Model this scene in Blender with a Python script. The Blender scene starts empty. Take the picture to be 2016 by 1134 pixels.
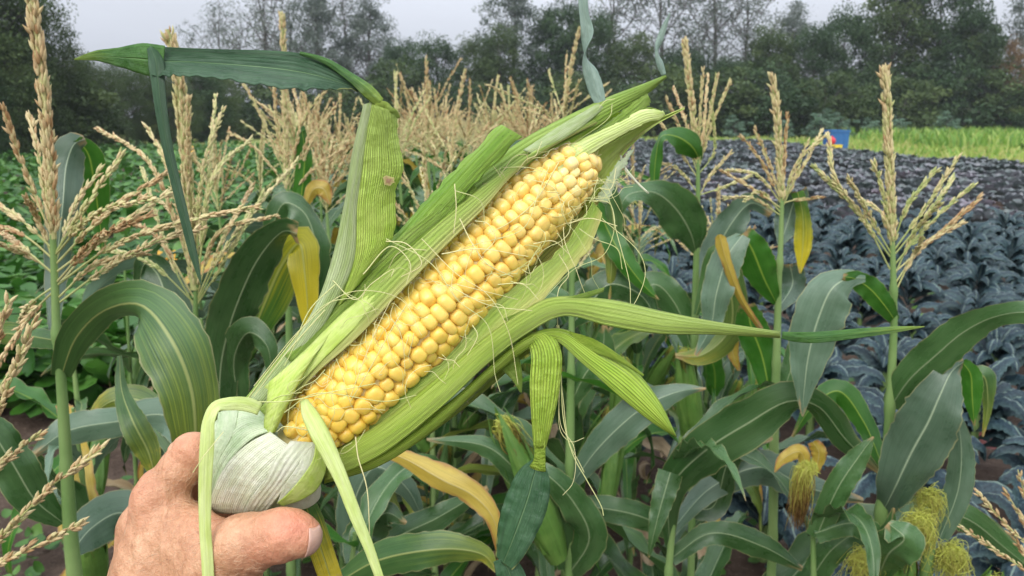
import bpy, math, random
import numpy as np
from mathutils import Vector, Matrix
R = math.radians
rng = np.random.RandomState(7)
random.seed(7)
scene = bpy.context.scene
COL = scene.collection

# ------------------------------------------------------------------ camera, world, sun, exposure
CAM_H, PITCH, FPX = 1.6, R(13.2), 1456.0
cam_d = bpy.data.cameras.new('camera')
cam_d.sensor_width = 36.0
cam_d.lens = 36.0 * FPX / 2016.0
cam_d.clip_start = 0.02
cam_d.clip_end = 600
cam_d.dof.use_dof = True
cam_d.dof.focus_distance = 0.40
cam_d.dof.aperture_fstop = 20.0
cam = bpy.data.objects.new('camera', cam_d)
COL.objects.link(cam)
cam.location = (0, 0, CAM_H)
cam.rotation_euler = (math.pi / 2 - PITCH, 0, 0)
scene.camera = cam

SUN_EL, SUN_AZ = R(46), R(197)
w = bpy.data.worlds.new('World')
scene.world = w
w.use_nodes = True
nt = w.node_tree
nt.nodes.clear()
def N(t, typ, **kw):
    n = t.nodes.new(typ)
    for k, v in kw.items():
        if k.startswith('i_'):
            n.inputs[k[2:].replace('_', ' ')].default_value = v
        else:
            setattr(n, k, v)
    return n
sky = N(nt, 'ShaderNodeTexSky', sky_type='NISHITA')
sky.sun_disc = False
sky.sun_elevation = SUN_EL
sky.sun_rotation = SUN_AZ
sky.dust_density = 4.0
hs = N(nt, 'ShaderNodeHueSaturation'); hs.inputs['Saturation'].default_value = 0.25
nt.links.new(sky.outputs[0], hs.inputs['Color'])
b1 = N(nt, 'ShaderNodeBackground'); b1.inputs[1].default_value = 0.05
nt.links.new(hs.outputs[0], b1.inputs[0])
# overcast cloud deck: brighter overhead than at the horizon
tc = N(nt, 'ShaderNodeTexCoord')
sp = N(nt, 'ShaderNodeSeparateXYZ'); nt.links.new(tc.outputs['Generated'], sp.inputs[0])
mr = N(nt, 'ShaderNodeMapRange'); nt.links.new(sp.outputs['Z'], mr.inputs[0])
mr.inputs[1].default_value = 0.05; mr.inputs[2].default_value = 1; mr.inputs[3].default_value = 0.385; mr.inputs[4].default_value = 2.0
nz = N(nt, 'ShaderNodeTexNoise'); nz.inputs['Scale'].default_value = 3.0; nz.inputs['Detail'].default_value = 5
mp = N(nt, 'ShaderNodeMapping'); mp.inputs['Scale'].default_value = (1, 1, 4)
nt.links.new(tc.outputs['Generated'], mp.inputs[0]); nt.links.new(mp.outputs[0], nz.inputs[0])
mr2 = N(nt, 'ShaderNodeMapRange'); nt.links.new(nz.outputs[0], mr2.inputs[0])
mr2.inputs[1].default_value = .3; mr2.inputs[2].default_value = .7; mr2.inputs[3].default_value = .92; mr2.inputs[4].default_value = 1.08
mu = N(nt, 'ShaderNodeMath', operation='MULTIPLY'); nt.links.new(mr.outputs[0], mu.inputs[0]); nt.links.new(mr2.outputs[0], mu.inputs[1])
b2 = N(nt, 'ShaderNodeBackground'); b2.inputs[0].default_value = (0.92, 0.97, 1.10, 1)
nt.links.new(mu.outputs[0], b2.inputs[1])
ad = N(nt, 'ShaderNodeAddShader'); nt.links.new(b1.outputs[0], ad.inputs[0]); nt.links.new(b2.outputs[0], ad.inputs[1])
wo = N(nt, 'ShaderNodeOutputWorld'); nt.links.new(ad.outputs[0], wo.inputs[0])

sl = bpy.data.lights.new('sun', 'SUN')
sl.energy = 1.5
sl.angle = R(40)
sl.color = (1.0, 0.97, 0.91)
sun = bpy.data.objects.new('sun', sl)
COL.objects.link(sun)
sd = Vector((math.sin(SUN_AZ) * math.cos(SUN_EL), math.cos(SUN_AZ) * math.cos(SUN_EL), math.sin(SUN_EL)))
sun.rotation_euler = sd.to_track_quat('Z', 'Y').to_euler()
scene.view_settings.view_transform = 'Standard'
scene.view_settings.look = 'None'
scene.view_settings.exposure = 0.22
scene.view_settings.gamma = 1
scene.cycles.use_denoising = True
scene.cycles.max_bounces = 7
scene.cycles.sample_clamp_indirect = 4

# ------------------------------------------------------------------ projection helpers
cP, sP = math.cos(PITCH), math.sin(PITCH)
FWD = np.array([0, cP, -sP]); UPV = np.array([0, sP, cP]); RGT = np.array([1.0, 0, 0])
CAMP = np.array([0, 0, CAM_H])
def ray(px, py):
    return FWD + (px - 1008) / FPX * RGT - (py - 567) / FPX * UPV
def P(px, py, d):            # point at depth d along the view axis
    return CAMP + ray(px, py) * d
def Q(px, py, Y):            # point on the vertical plane y = Y
    r = ray(px, py)
    return CAMP + r * (Y / r[1])
def cr(pts, m):              # catmull-rom resample, chord parameterised
    p = np.asarray(pts, float)
    if len(p) == 2:
        t = np.linspace(0, 1, m)[:, None]
        return p[0] * (1 - t) + p[1] * t
    d = np.maximum(np.linalg.norm(np.diff(p[:, :3], axis=0), axis=1), 1e-9) ** .5
    T = np.r_[0, np.cumsum(d)]
    mm = np.zeros_like(p)
    mm[1:-1] = (p[2:] - p[:-2]) / (T[2:] - T[:-2])[:, None]
    # finite-difference (non uniform) tangents
    for i in range(1, len(p) - 1):
        a, b = T[i] - T[i-1], T[i+1] - T[i]
        mm[i] = ((p[i] - p[i-1]) / a * b + (p[i+1] - p[i]) / b * a) / (a + b)
    mm[0] = (p[1] - p[0]) / (T[1] - T[0]); mm[-1] = (p[-1] - p[-2]) / (T[-1] - T[-2])
    t = np.linspace(0, T[-1], m)
    k = np.clip(np.searchsorted(T, t, side='right') - 1, 0, len(p) - 2)
    h = (T[k+1] - T[k])[:, None]; s = ((t - T[k])[:, None]) / h
    return (2*s**3-3*s**2+1)*p[k] + (s**3-2*s**2+s)*h*mm[k] + (-2*s**3+3*s**2)*p[k+1] + (s**3-s**2)*h*mm[k+1]
def unit(a):
    return a / np.maximum(np.linalg.norm(a, axis=-1, keepdims=True), 1e-12)

# ------------------------------------------------------------------ mesh builder
class MB:
    def __init__(s): s.V, s.F, s.UV, s.Rn, s.M, s.n = [], [], [], [], [], 0
    def add(s, v, f, uv=None, rn=None, mat=0):
        v = np.asarray(v, float).reshape(-1, 3); f = np.asarray(f, int)
        s.V.append(v); s.F.append(f + s.n)
        s.UV.append(np.zeros((len(v), 2)) if uv is None else np.asarray(uv, float).reshape(-1, 2))
        s.Rn.append(np.full(len(v), 0.5 if rn is None else rn, float) if np.isscalar(rn) or rn is None else np.asarray(rn, float).ravel())
        s.M.append(np.full(len(f), mat)); s.n += len(v)
        return s
    def mesh(s, name, mats, smooth=True):
        V = np.concatenate(s.V); UV = np.concatenate(s.UV); Rn = np.concatenate(s.Rn)
        loops = np.concatenate([f.ravel() for f in s.F]); tot = np.concatenate([np.full(len(f), f.shape[1]) for f in s.F])
        me = bpy.data.meshes.new(name)
        me.vertices.add(len(V)); me.vertices.foreach_set('co', V.ravel())
        me.loops.add(len(loops)); me.loops.foreach_set('vertex_index', loops)
        me.polygons.add(len(tot))
        me.polygons.foreach_set('loop_start', np.r_[0, np.cumsum(tot)[:-1]]); me.polygons.foreach_set('loop_total', tot)
        me.polygons.foreach_set('material_index', np.concatenate(s.M))
        me.polygons.foreach_set('use_smooth', np.full(len(tot), smooth))
        ul = me.uv_layers.new(name='UVMap'); ul.data.foreach_set('uv', UV[loops].ravel())
        at = me.attributes.new('rnd', 'FLOAT', 'POINT'); at.data.foreach_set('value', Rn)
        for m in (mats if isinstance(mats, (list, tuple)) else [mats]): me.materials.append(m)
        me.update(calc_edges=True); me.validate()
        return me
    def build(s, name, mats, parent=None, smooth=True):
        return link(name, s.mesh(name, mats, smooth), parent)
def link(name, me, parent=None, loc=None, rot=None, scale=None):
    o = bpy.data.objects.new(name, me); COL.objects.link(o)
    if parent is not None: o.parent = parent
    if loc is not None: o.location = loc
    if rot is not None: o.rotation_euler = rot
    if scale is not None: o.scale = (scale,) * 3 if np.isscalar(scale) else scale
    return o
def tag(o, label=None, cat=None, group=None, kind=None):
    if label: o['label'] = label
    if cat: o['category'] = cat
    if group: o['group'] = group
    if kind: o['kind'] = kind
    return o
def empty(name, loc=(0, 0, 0), label=None, cat=None, group=None):
    o = bpy.data.objects.new(name, None); COL.objects.link(o); o.location = loc
    o.empty_display_size = 0.05
    return tag(o, label, cat, group)
def reparent_world(o, root):   # the part's mesh is in world coordinates, the root stands elsewhere
    o.parent = root
    o.location = -Vector(root.location)
    return o
def gridf(a, b, close=False):
    i, j = np.meshgrid(np.arange(a - 1), np.arange(b if close else b - 1), indexing='ij')
    j2 = (j + 1) % b
    return np.stack([i * b + j, i * b + j2, (i + 1) * b + j2, (i + 1) * b + j], -1).reshape(-1, 4)
def frames(c, ref=None):
    T = unit(np.gradient(c, axis=0))
    n = np.array([0, 0, 1.0]) if abs(T[0][2]) < .9 else np.array([1.0, 0, 0])
    if ref is not None: n = ref
    Ns = []
    for t in T:
        n = n - t * np.dot(n, t); n = n / max(np.linalg.norm(n), 1e-9); Ns.append(n)
    Ns = np.array(Ns)
    return T, Ns, np.cross(T, Ns)
def tube(mb, c, r, k=6, rn=.5, mat=0, cap=True):
    c = np.asarray(c, float); m = len(c)
    r = np.broadcast_to(np.asarray(r, float), (m,))
    T, A, B = frames(c)
    th = np.arange(k) / k * 2 * np.pi
    v = c[:, None] + r[:, None, None] * (np.cos(th)[None, :, None] * A[:, None] + np.sin(th)[None, :, None] * B[:, None])
    L = np.r_[0, np.cumsum(np.linalg.norm(np.diff(c, axis=0), axis=1))]
    uv = np.stack(np.broadcast_arrays(np.arange(k)[None] / k, L[:, None] * 10), -1)
    mb.add(v, gridf(m, k, True), uv, rn, mat)
    if cap: mb.add(v[-1], np.arange(k)[None], None, rn if np.isscalar(rn) else np.ravel(rn)[-k:], mat)
def sheet_from_grid(mb, G, uv, thick=0.0, mat=0, rn=.5):
    mb.add(G, gridf(G.shape[0], G.shape[1]), uv, rn, mat)
RAG = np.random.RandomState(99)
def ribbon(mb, c, wd, side, nrm, m=9, bulge=0.0, fold=0.0, wave=0.0, wfreq=6.0, ph=0.0, mat=0, rn=.5, rag=.09):
    """c centreline (n,3), wd widths (n,), side/nrm unit vectors (n,3)"""
    n = len(c); t = np.linspace(-1, 1, m)
    s = np.linspace(0, 1, n)
    W = wd[:, None, None] * .5
    off = bulge * (1 - t**2)[None, :] + fold * np.abs(t)[None, :] \
        + wave * (np.sin(2*np.pi*wfreq*s + ph)[:, None] * (t > 0) + np.sin(2*np.pi*wfreq*1.17*s + ph + 2)[:, None] * (t < 0)) * (t**2)[None, :]
    k_ = max(5, n // 4); lf_, rt_ = [np.interp(s, np.linspace(0, 1, k_), RAG.normal(0, 1, k_)) for _ in (0, 1)]
    off = off + rag * ((lf_[:, None] * (t < 0) + rt_[:, None] * (t > 0)) * (t ** 2)[None, :])
    j1, j2 = RAG.normal(0, 1, n), RAG.normal(0, 1, n)
    W = W * (1 + rag * .35 * np.where(t[None, :, None] < 0, j1[:, None, None], j2[:, None, None]) * (np.abs(t) > .9)[None, :, None])
    G = c[:, None] + side[:, None] * (t[None, :, None] * W) + nrm[:, None] * (off[..., None] * wd[:, None, None])
    uv = np.stack(np.broadcast_arrays((t[None] + 1) / 2, s[:, None]), -1)
    mb.add(G, gridf(n, m), uv, rn, mat)
def ribbon_px(mb, pts, proj, n=30, m=9, **kw):
    """pts rows: px, py, depth, width_px, roll_deg"""
    p = np.array([list(q) + [0] * (5 - len(q)) for q in pts], float)
    q = cr(p, n)
    c = np.array([proj(a[0], a[1], a[2]) for a in q])
    V = unit(c - CAMP); T = unit(np.gradient(c, axis=0))
    S = unit(np.cross(T, V)); Nn = np.cross(S, T)
    Nn = np.where((np.sum(Nn * V, 1) > 0)[:, None], -Nn, Nn)
    depth = (c - CAMP) @ FWD
    wd = np.maximum(q[:, 3], .5) / FPX * depth
    r = np.radians(q[:, 4])[:, None]
    S2 = S * np.cos(r) + Nn * np.sin(r); N2 = -S * np.sin(r) + Nn * np.cos(r)
    ribbon(mb, c, wd, S2, N2, m=m, **kw)
    return c
def sheet_px(mb, L, Rr, n=44, m=17, bulge=0.0, mat=0, rn=.5, ripple=0.0, rf=7, off=None, jag=0.0):
    """surface between two traced edges, rows px, py, depth"""
    a = cr(L, n); b = cr(Rr, n); t = np.linspace(0, 1, m)
    g = a[:, None] * (1 - t)[None, :, None] + b[:, None] * t[None, :, None]
    if jag:
        g[..., :2] += (rng.rand(n, 1, 1) - .5) * jag * (np.abs(t - .5) * 2)[None, :, None] ** 6
    dep = g[..., 2] - bulge * (4 * t * (1 - t))[None, :] + ripple * np.sin(t * rf * 2 * np.pi)[None, :] * np.sin(np.linspace(0.1, 1, n) * 2.5)[:, None]
    if off is not None: dep = off(g[..., 0], g[..., 1], dep)
    r = FWD + ((g[..., 0] - 1008) / FPX)[..., None] * RGT - ((g[..., 1] - 567) / FPX)[..., None] * UPV
    G = CAMP + r * dep[..., None]
    uv = np.stack(np.broadcast_arrays(t[None], np.linspace(0, 1, n)[:, None]), -1)
    mb.add(G, gridf(n, m), uv, rn, mat)
def thicken(o, th):
    md = o.modifiers.new('thickness', 'SOLIDIFY'); md.thickness = th; md.offset = 0
    return o

# ------------------------------------------------------------------ materials
def newmat(name):
    m = bpy.data.materials.new(name); m.use_nodes = True
    t = m.node_tree; t.nodes.clear()
    return m, t
def ramp(t, fac, stops, interp='LINEAR'):
    r = N(t, 'ShaderNodeValToRGB'); e = r.color_ramp; e.interpolation = interp
    while len(e.elements) < len(stops): e.elements.new(.5)
    for el, (p, c) in zip(e.elements, stops):
        el.position = p; el.color = (*c, 1) if len(c) == 3 else c
    t.links.new(fac, r.inputs[0]); return r.outputs[0]
def mix(t, fac, a, b, mode='MIX'):
    m = N(t, 'ShaderNodeMix', data_type='RGBA', blend_type=mode)
    for inp, v in ((m.inputs[0], fac), (m.inputs[6], a), (m.inputs[7], b)):
        if hasattr(v, 'links'): t.links.new(v, inp)
        else: inp.default_value = v if not isinstance(v, tuple) else ((*v, 1) if len(v) == 3 else v)
    return m.outputs[2]
def math_(t, op, a, b=None, c=None, clamp=False):
    m = N(t, 'ShaderNodeMath', operation=op); m.use_clamp = clamp
    for i, v in enumerate((a, b, c)):
        if v is None: continue
        if hasattr(v, 'links'): t.links.new(v, m.inputs[i])
        else: m.inputs[i].default_value = v
    return m.outputs[0]
def noise(t, vec, scale, detail=4, rough=.55):
    n = N(t, 'ShaderNodeTexNoise'); n.inputs['Scale'].default_value = scale; n.inputs['Detail'].default_value = detail; n.inputs['Roughness'].default_value = rough
    if vec is not None: t.links.new(vec, n.inputs['Vector'])
    return n.outputs[0]
def mapping(t, vec, scale, loc=None):
    m = N(t, 'ShaderNodeMapping'); m.inputs['Scale'].default_value = scale
    t.links.new(vec, m.inputs[0])
    if loc is not None: t.links.new(loc, m.inputs['Location'])
    return m.outputs[0]
def finish(t, col, rough=.5, bump=None, bstr=.3, bdist=.001, trans=0.0, tcol=None, spec=.5, sss=0.0, sssr=(1, .4, .2), coat=0.0, sscale=.004):
    p = N(t, 'ShaderNodeBsdfPrincipled')
    if hasattr(col, 'links'): t.links.new(col, p.inputs['Base Color'])
    else: p.inputs['Base Color'].default_value = (*col, 1)
    if hasattr(rough, 'links'): t.links.new(rough, p.inputs['Roughness'])
    else: p.inputs['Roughness'].default_value = rough
    p.inputs['Specular IOR Level'].default_value = spec
    p.inputs['Coat Weight'].default_value = coat
    if sss:
        p.inputs['Subsurface Weight'].default_value = sss; p.inputs['Subsurface Radius'].default_value = sssr; p.inputs['Subsurface Scale'].default_value = sscale
    bn = None
    if bump is not None:
        b = N(t, 'ShaderNodeBump'); b.inputs['Strength'].default_value = bstr; b.inputs['Distance'].default_value = bdist
        t.links.new(bump, b.inputs['Height']); t.links.new(b.outputs[0], p.inputs['Normal']); bn = b.outputs[0]
    o = N(t, 'ShaderNodeOutputMaterial')
    if trans:
        tr = N(t, 'ShaderNodeBsdfTranslucent')
        src = tcol if tcol is not None else col
        if hasattr(src, 'links'): t.links.new(src, tr.inputs[0])
        else: tr.inputs[0].default_value = (*src, 1)
        if bn: t.links.new(bn, tr.inputs['Normal'])
        mx = N(t, 'ShaderNodeMixShader'); mx.inputs[0].default_value = trans
        t.links.new(p.outputs[0], mx.inputs[1]); t.links.new(tr.outputs[0], mx.inputs[2]); t.links.new(mx.outputs[0], o.inputs[0])
    else: t.links.new(p.outputs[0], o.inputs[0])

def leaf_mat(name, base, base2, rib, veins=26, yellow=None, ylo=.55, yhi=.75, yedge=0.0, ytip=0.0, vcon=.25, rough=.42, trans=.18, bstr=.35, tint=.25, ribw=.035, end=None, endlo=.6, spots=0.0, bdist=.0012, uedge=None, lines=0, lcon=.35, undul=2.2):
    """striped leaf: veins run along v; optional yellowing towards edge and tip; 'end' colour towards v=1"""
    m, t = newmat(name)
    tc = N(t, 'ShaderNodeTexCoord'); uv = tc.outputs['UV']
    oi = N(t, 'ShaderNodeObjectInfo')
    off = N(t, 'ShaderNodeCombineXYZ'); t.links.new(math_(t, 'MULTIPLY', oi.outputs['Random'], 37.0), off.inputs[1]); t.links.new(math_(t, 'MULTIPLY', oi.outputs['Random'], 11.0), off.inputs[2])
    sp = N(t, 'ShaderNodeSeparateXYZ'); t.links.new(uv, sp.inputs[0]); u, v = sp.outputs[0], sp.outputs[1]
    big = noise(t, mapping(t, uv, (1.6, 3.5, 1), off.outputs[0]), 1.7, 3)
    vn = noise(t, mapping(t, uv, (veins, 1.2, 1), off.outputs[0]), 1.0, 2.5, .6)
    vn2 = noise(t, mapping(t, uv, (veins * 2.7, 5, 1), off.outputs[0]), 1.0, 2, .6)
    col = mix(t, ramp(t, big, [(.35, (0, 0, 0)), (.65, (1, 1, 1))]), base, base2)
    col = mix(t, math_(t, 'MULTIPLY', oi.outputs['Random'], tint), col, base2)
    if end is not None:
        fac = math_(t, 'ADD', v, math_(t, 'MULTIPLY', math_(t, 'SUBTRACT', vn, .5), .9))
        col = mix(t, ramp(t, fac, [(endlo - .3, (0, 0, 0)), (endlo + .3, (1, 1, 1))]), col, end)
    if uedge is not None:
        col = mix(t, ramp(t, math_(t, 'ADD', u, math_(t, 'MULTIPLY', math_(t, 'SUBTRACT', vn, .5), .5)), [(.45, (0, 0, 0)), (1.0, (1, 1, 1))]), col, uedge)
    hsv = N(t, 'ShaderNodeHueSaturation'); t.links.new(col, hsv.inputs['Color'])
    vv = math_(t, 'ADD', math_(t, 'MULTIPLY', math_(t, 'SUBTRACT', math_(t, 'MULTIPLY', math_(t, 'ADD', vn, vn2), .5), .5), vcon * 8), 1.0)
    vv = math_(t, 'ADD', vv, math_(t, 'MULTIPLY', math_(t, 'SUBTRACT', oi.outputs['Random'], .5), tint))
    t.links.new(vv, hsv.inputs['Value']); col = hsv.outputs[0]
    cu = math_(t, 'ABSOLUTE', math_(t, 'SUBTRACT', u, .5))
    dry = name.startswith('corn_leaf') and 'dry' not in name
    und0 = noise(t, mapping(t, uv, (2.5, 23, 1), off.outputs[0]), 1.0, 3, .6)
    if yellow is not None:
        edge = math_(t, 'MULTIPLY', math_(t, 'POWER', math_(t, 'MULTIPLY', cu, 2.0), 3.0), yedge)
        tip = math_(t, 'MULTIPLY', math_(t, 'POWER', v, 3.0), ytip)
        f = math_(t, 'ADD', math_(t, 'ADD', math_(t, 'MULTIPLY', math_(t, 'ADD', math_(t, 'MULTIPLY', big, .7), math_(t, 'MULTIPLY', vn, .3)), 1.0), edge), tip)
        f = ramp(t, f, [(ylo, (0, 0, 0)), (yhi, (1, 1, 1))])
        col = mix(t, f, col, yellow)
    lh = None
    if lines:
        dn = noise(t, mapping(t, uv, (3, 2, 1), off.outputs[0]), 1.0, 2)
        ph_ = math_(t, 'MULTIPLY', math_(t, 'ADD', u, math_(t, 'MULTIPLY', dn, .05)), lines * 6.2832)
        lh = ramp(t, math_(t, 'ADD', math_(t, 'MULTIPLY', math_(t, 'SINE', ph_), .5), .5), [(.0, (0, 0, 0)), (.32, (1, 1, 1))])
        hv = N(t, 'ShaderNodeHueSaturation'); t.links.new(col, hv.inputs['Color']); t.links.new(math_(t, 'ADD', 1 - lcon, math_(t, 'MULTIPLY', lh, lcon)), hv.inputs['Value']); col = hv.outputs[0]
    if dry:
        col = mix(t, ramp(t, math_(t, 'ADD', v, math_(t, 'MULTIPLY', math_(t, 'SUBTRACT', big, .5), .35)), [(.93, (0, 0, 0)), (1.0, (1, 1, 1))]), col, (.34, .23, .10))
        col = mix(t, math_(t, 'MULTIPLY', ramp(t, math_(t, 'ADD', cu, math_(t, 'MULTIPLY', math_(t, 'SUBTRACT', und0, .5), .03)), [(.478, (0, 0, 0)), (.49, (1, 1, 1))]), .55), col, (.34, .32, .14))
    if rib is not None:
        rf = ramp(t, cu, [(ribw * .4, (1, 1, 1)), (ribw, (0, 0, 0))])
        col = mix(t, math_(t, 'MULTIPLY', rf, .85), col, rib)
    if spots:
        sn = noise(t, tc.outputs['Object'], 900, 1)
        sn2 = noise(t, tc.outputs['Object'], 60, 2)
        sf = math_(t, 'MULTIPLY', ramp(t, sn, [(.68, (0, 0, 0)), (.72, (1, 1, 1))]), ramp(t, sn2, [(.5, (0, 0, 0)), (.62, (1, 1, 1))]))
        col = mix(t, math_(t, 'MULTIPLY', sf, spots), col, (.05, .035, .01))
    und = noise(t, mapping(t, uv, (2.5, 13, 1), off.outputs[0]), 1.0, 2, .5)
    ht = math_(t, 'ADD', math_(t, 'ADD', math_(t, 'MULTIPLY', vn, .7), math_(t, 'MULTIPLY', vn2, .5)), math_(t, 'MULTIPLY', und, undul))
    if lh is not None: ht = math_(t, 'ADD', ht, math_(t, 'MULTIPLY', lh, .6))
    if rib is not None:
        ht = math_(t, 'SUBTRACT', ht, math_(t, 'MULTIPLY', ramp(t, cu, [(0, (1, 1, 1)), (ribw * 1.4, (0, 0, 0))]), 1.2))
    rn = math_(t, 'ADD', rough, math_(t, 'MULTIPLY', math_(t, 'SUBTRACT', big, .5), .3))
    finish(t, col, rn, ht, bstr, bdist, trans, None)
    return m
G = {}
G['leaf'] = leaf_mat('corn_leaf_green', (.026, .080, .018), (.056, .120, .036), (.26, .33, .17), veins=40, vcon=.13, yellow=(.42, .34, .05), ylo=.84, yhi=1.0, yedge=.10, ytip=.24, tint=.5, rough=.29, ribw=.024, spots=.5)
G['leaf_backlit'] = leaf_mat('corn_leaf_backlit_green', (.028, .125, .010), (.050, .165, .018), (.26, .38, .05), veins=40, vcon=.13, tint=.3, rough=.36, trans=.34)  # vivid green of light passing through the blade is put into the colour
G['leaf_yellow'] = leaf_mat('corn_leaf_yellowing', (.035, .095, .022), (.06, .13, .03), (.28, .32, .10), veins=38, yellow=(.40, .31, .025), ylo=.72, yhi=.92, yedge=.06, ytip=.30, vcon=.24, end=(.17, .21, .025), endlo=.72, tint=.2)
G['leaf_ytip'] = leaf_mat('corn_leaf_yellow_tip', (.05, .15, .02), (.09, .20, .03), (.40, .42, .10), veins=34, vcon=.16, tint=.1, trans=.34, end=(.56, .46, .02), endlo=.5)
G['husk_sheath'] = leaf_mat('husk_sheath', (.46, .60, .20), (.60, .70, .36), None, veins=40, vcon=.14, rough=.42, trans=.3, bstr=.8, tint=.05, lines=9, lcon=.15)
G['leaf_gold'] = leaf_mat('corn_leaf_gold', (.40, .28, .03), (.50, .38, .07), (.5, .42, .15), veins=34, yellow=(.36, .17, .05), ylo=.7, yhi=.9, yedge=.35, ytip=.3, vcon=.15, trans=.35)
G['leaf_dry'] = leaf_mat('corn_leaf_dry', (.30, .20, .10), (.42, .33, .2), None, veins=18, vcon=.2, rough=.7, trans=.2, bstr=.6)
G['leaf_pale'] = leaf_mat('corn_leaf_glaucous', (.064, .120, .066), (.102, .162, .100), (.32, .40, .25), veins=44, vcon=.12, tint=.4, rough=.31, ribw=.022, spots=.4)
G['husk'] = leaf_mat('husk_green', (.41, .65, .08), (.54, .74, .16), None, veins=60, vcon=.20, rough=.42, trans=.36, lines=34, lcon=.2, bstr=.9, bdist=.0014, spots=.8, tint=.12)
G['husk_deep'] = leaf_mat('husk_deep_green', (.27, .52, .05), (.42, .65, .10), None, veins=52, vcon=.22, rough=.42, trans=.32, lines=24, lcon=.32, bstr=.9, bdist=.0014, spots=.9, tint=.1)
G['husk_in'] = leaf_mat('husk_inner', (.52, .74, .12), (.64, .79, .21), None, veins=60, vcon=.16, rough=.4, trans=.38, lines=30, lcon=.16, bstr=.8, bdist=.0012, uedge=(.74, .74, .26), tint=.08)
G['husk_low'] = leaf_mat('husk_lower', (.50, .71, .09), (.63, .78, .16), None, veins=54, vcon=.18, rough=.42, trans=.34, lines=20, lcon=.24, bstr=.9, bdist=.0014, tint=.1, end=(.50, .66, .14), endlo=.6)
G['husk_white'] = leaf_mat('husk_white', (.68, .72, .48), (.80, .80, .62), None, veins=46, vcon=.07, lines=22, lcon=.16, rough=.45, trans=.15, bstr=.55, bdist=.0010, tint=.05)
G['husk_whitegreen'] = leaf_mat('husk_white_green', (.52, .66, .36), (.68, .76, .50), None, veins=44, vcon=.08, lines=18, lcon=.14, rough=.45, trans=.2, bstr=.6, bdist=.0010, tint=.05)
G['husk_lime'] = leaf_mat('husk_lime', (.52, .68, .11), (.66, .76, .24), None, veins=34, vcon=.14, rough=.4, trans=.3, bstr=.5, tint=.05)
G['husk_strip'] = leaf_mat('husk_strip', (.58, .70, .20), (.68, .76, .32), None, veins=14, vcon=.12, rough=.4, trans=.3, bstr=.4, tint=.05)
G['blade'] = leaf_mat('husk_blade', (.030, .092, .034), (.058, .135, .058), (.16, .27, .12), veins=44, vcon=.24, undul=.9, rough=.32, trans=.22, bstr=.7, ribw=.02, yellow=(.30, .33, .10), ylo=.93, yhi=1.05, yedge=.25, ytip=.3)
G['ear_husk'] = leaf_mat('ear_husk', (.075, .18, .03), (.13, .24, .045), None, veins=40, vcon=.15, rough=.4, trans=.15, bstr=.6)
G['husk_hang'] = leaf_mat('husk_hanging', (.40, .60, .06), (.52, .69, .09), None, veins=30, vcon=.14, rough=.42, trans=.36, bstr=.9, bdist=.0014, tint=.1, lines=10, lcon=.30)
G['blade_tip'] = leaf_mat('husk_blade_tip', (.055, .17, .03), (.09, .23, .04), (.16, .30, .08), veins=36, vcon=.2, rough=.34, trans=.3, bstr=.6, ribw=.02, end=(.30, .42, .06), endlo=.9)
G['blade_pale'] = leaf_mat('husk_blade_pale', (.18, .27, .21), (.25, .34, .27), (.34, .45, .34), veins=14, vcon=.06, rough=.45, trans=.25, bstr=.5, ribw=.02)

def attr_mat(name, stops, rough=.5, bscale=0, bstr=.3, bdist=.001, trans=0.0, spec=.5, sss=0.0, objrand=.0, nscale=0, nmix=.3, coat=0.0, sssr=(1, .5, .15), sscale=.003):
    m, t = newmat(name)
    a = N(t, 'ShaderNodeAttribute'); a.attribute_name = 'rnd'
    tc = N(t, 'ShaderNodeTexCoord')
    f = a.outputs['Fac']
    if nscale:
        f = math_(t, 'ADD', math_(t, 'MULTIPLY', f, 1 - nmix), math_(t, 'MULTIPLY', noise(t, tc.outputs['Object'], nscale, 4), nmix))
    if objrand:
        oi = N(t, 'ShaderNodeObjectInfo'); f = math_(t, 'ADD', f, math_(t, 'MULTIPLY', math_(t, 'SUBTRACT', oi.outputs['Random'], .5), objrand))
    col = ramp(t, f, stops)
    b = noise(t, tc.outputs['Object'], bscale, 4) if bscale else None
    finish(t, col, rough, b, bstr, bdist, trans, None, spec, sss, sssr, coat, sscale)
    return m
G['spike'] = attr_mat('tassel_spikelets', [(0, (.34, .40, .13)), (.25, (.52, .50, .21)), (.55, (.64, .54, .28)), (.8, (.56, .40, .20)), (1, (.38, .22, .09))], rough=.6, trans=.15, objrand=.25)
G['stalk'] = attr_mat('corn_stalk', [(0, (.10, .20, .05)), (1, (.24, .34, .12))], rough=.4, bscale=300, bstr=.15, nscale=25, nmix=.6, objrand=.3)
G['silk'] = attr_mat('silk_strands', [(0, (.66, .70, .30)), (1, (.84, .78, .42))], rough=.4, trans=.3)
G['silk_tuft'] = attr_mat('silk_tuft', [(0, (.52, .56, .09)), (.5, (.40, .36, .07)), (.8, (.22, .12, .03)), (1, (.10, .05, .015))], rough=.5, trans=.2)
G['kernel'] = attr_mat('kernels', [(0, (.83, .54, .07)), (.45, (.85, .585, .12)), (.8, (.86, .62, .18)), (1, (.86, .69, .30))], rough=.27, sss=.22, spec=.5, sssr=(1, .6, .15), sscale=.003, nscale=700, nmix=.06, bscale=900, bstr=.06, bdist=.0003)
G['cob'] = attr_mat('cob_core', [(0, (.60, .48, .16)), (1, (.8, .75, .45))], rough=.6)

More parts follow.
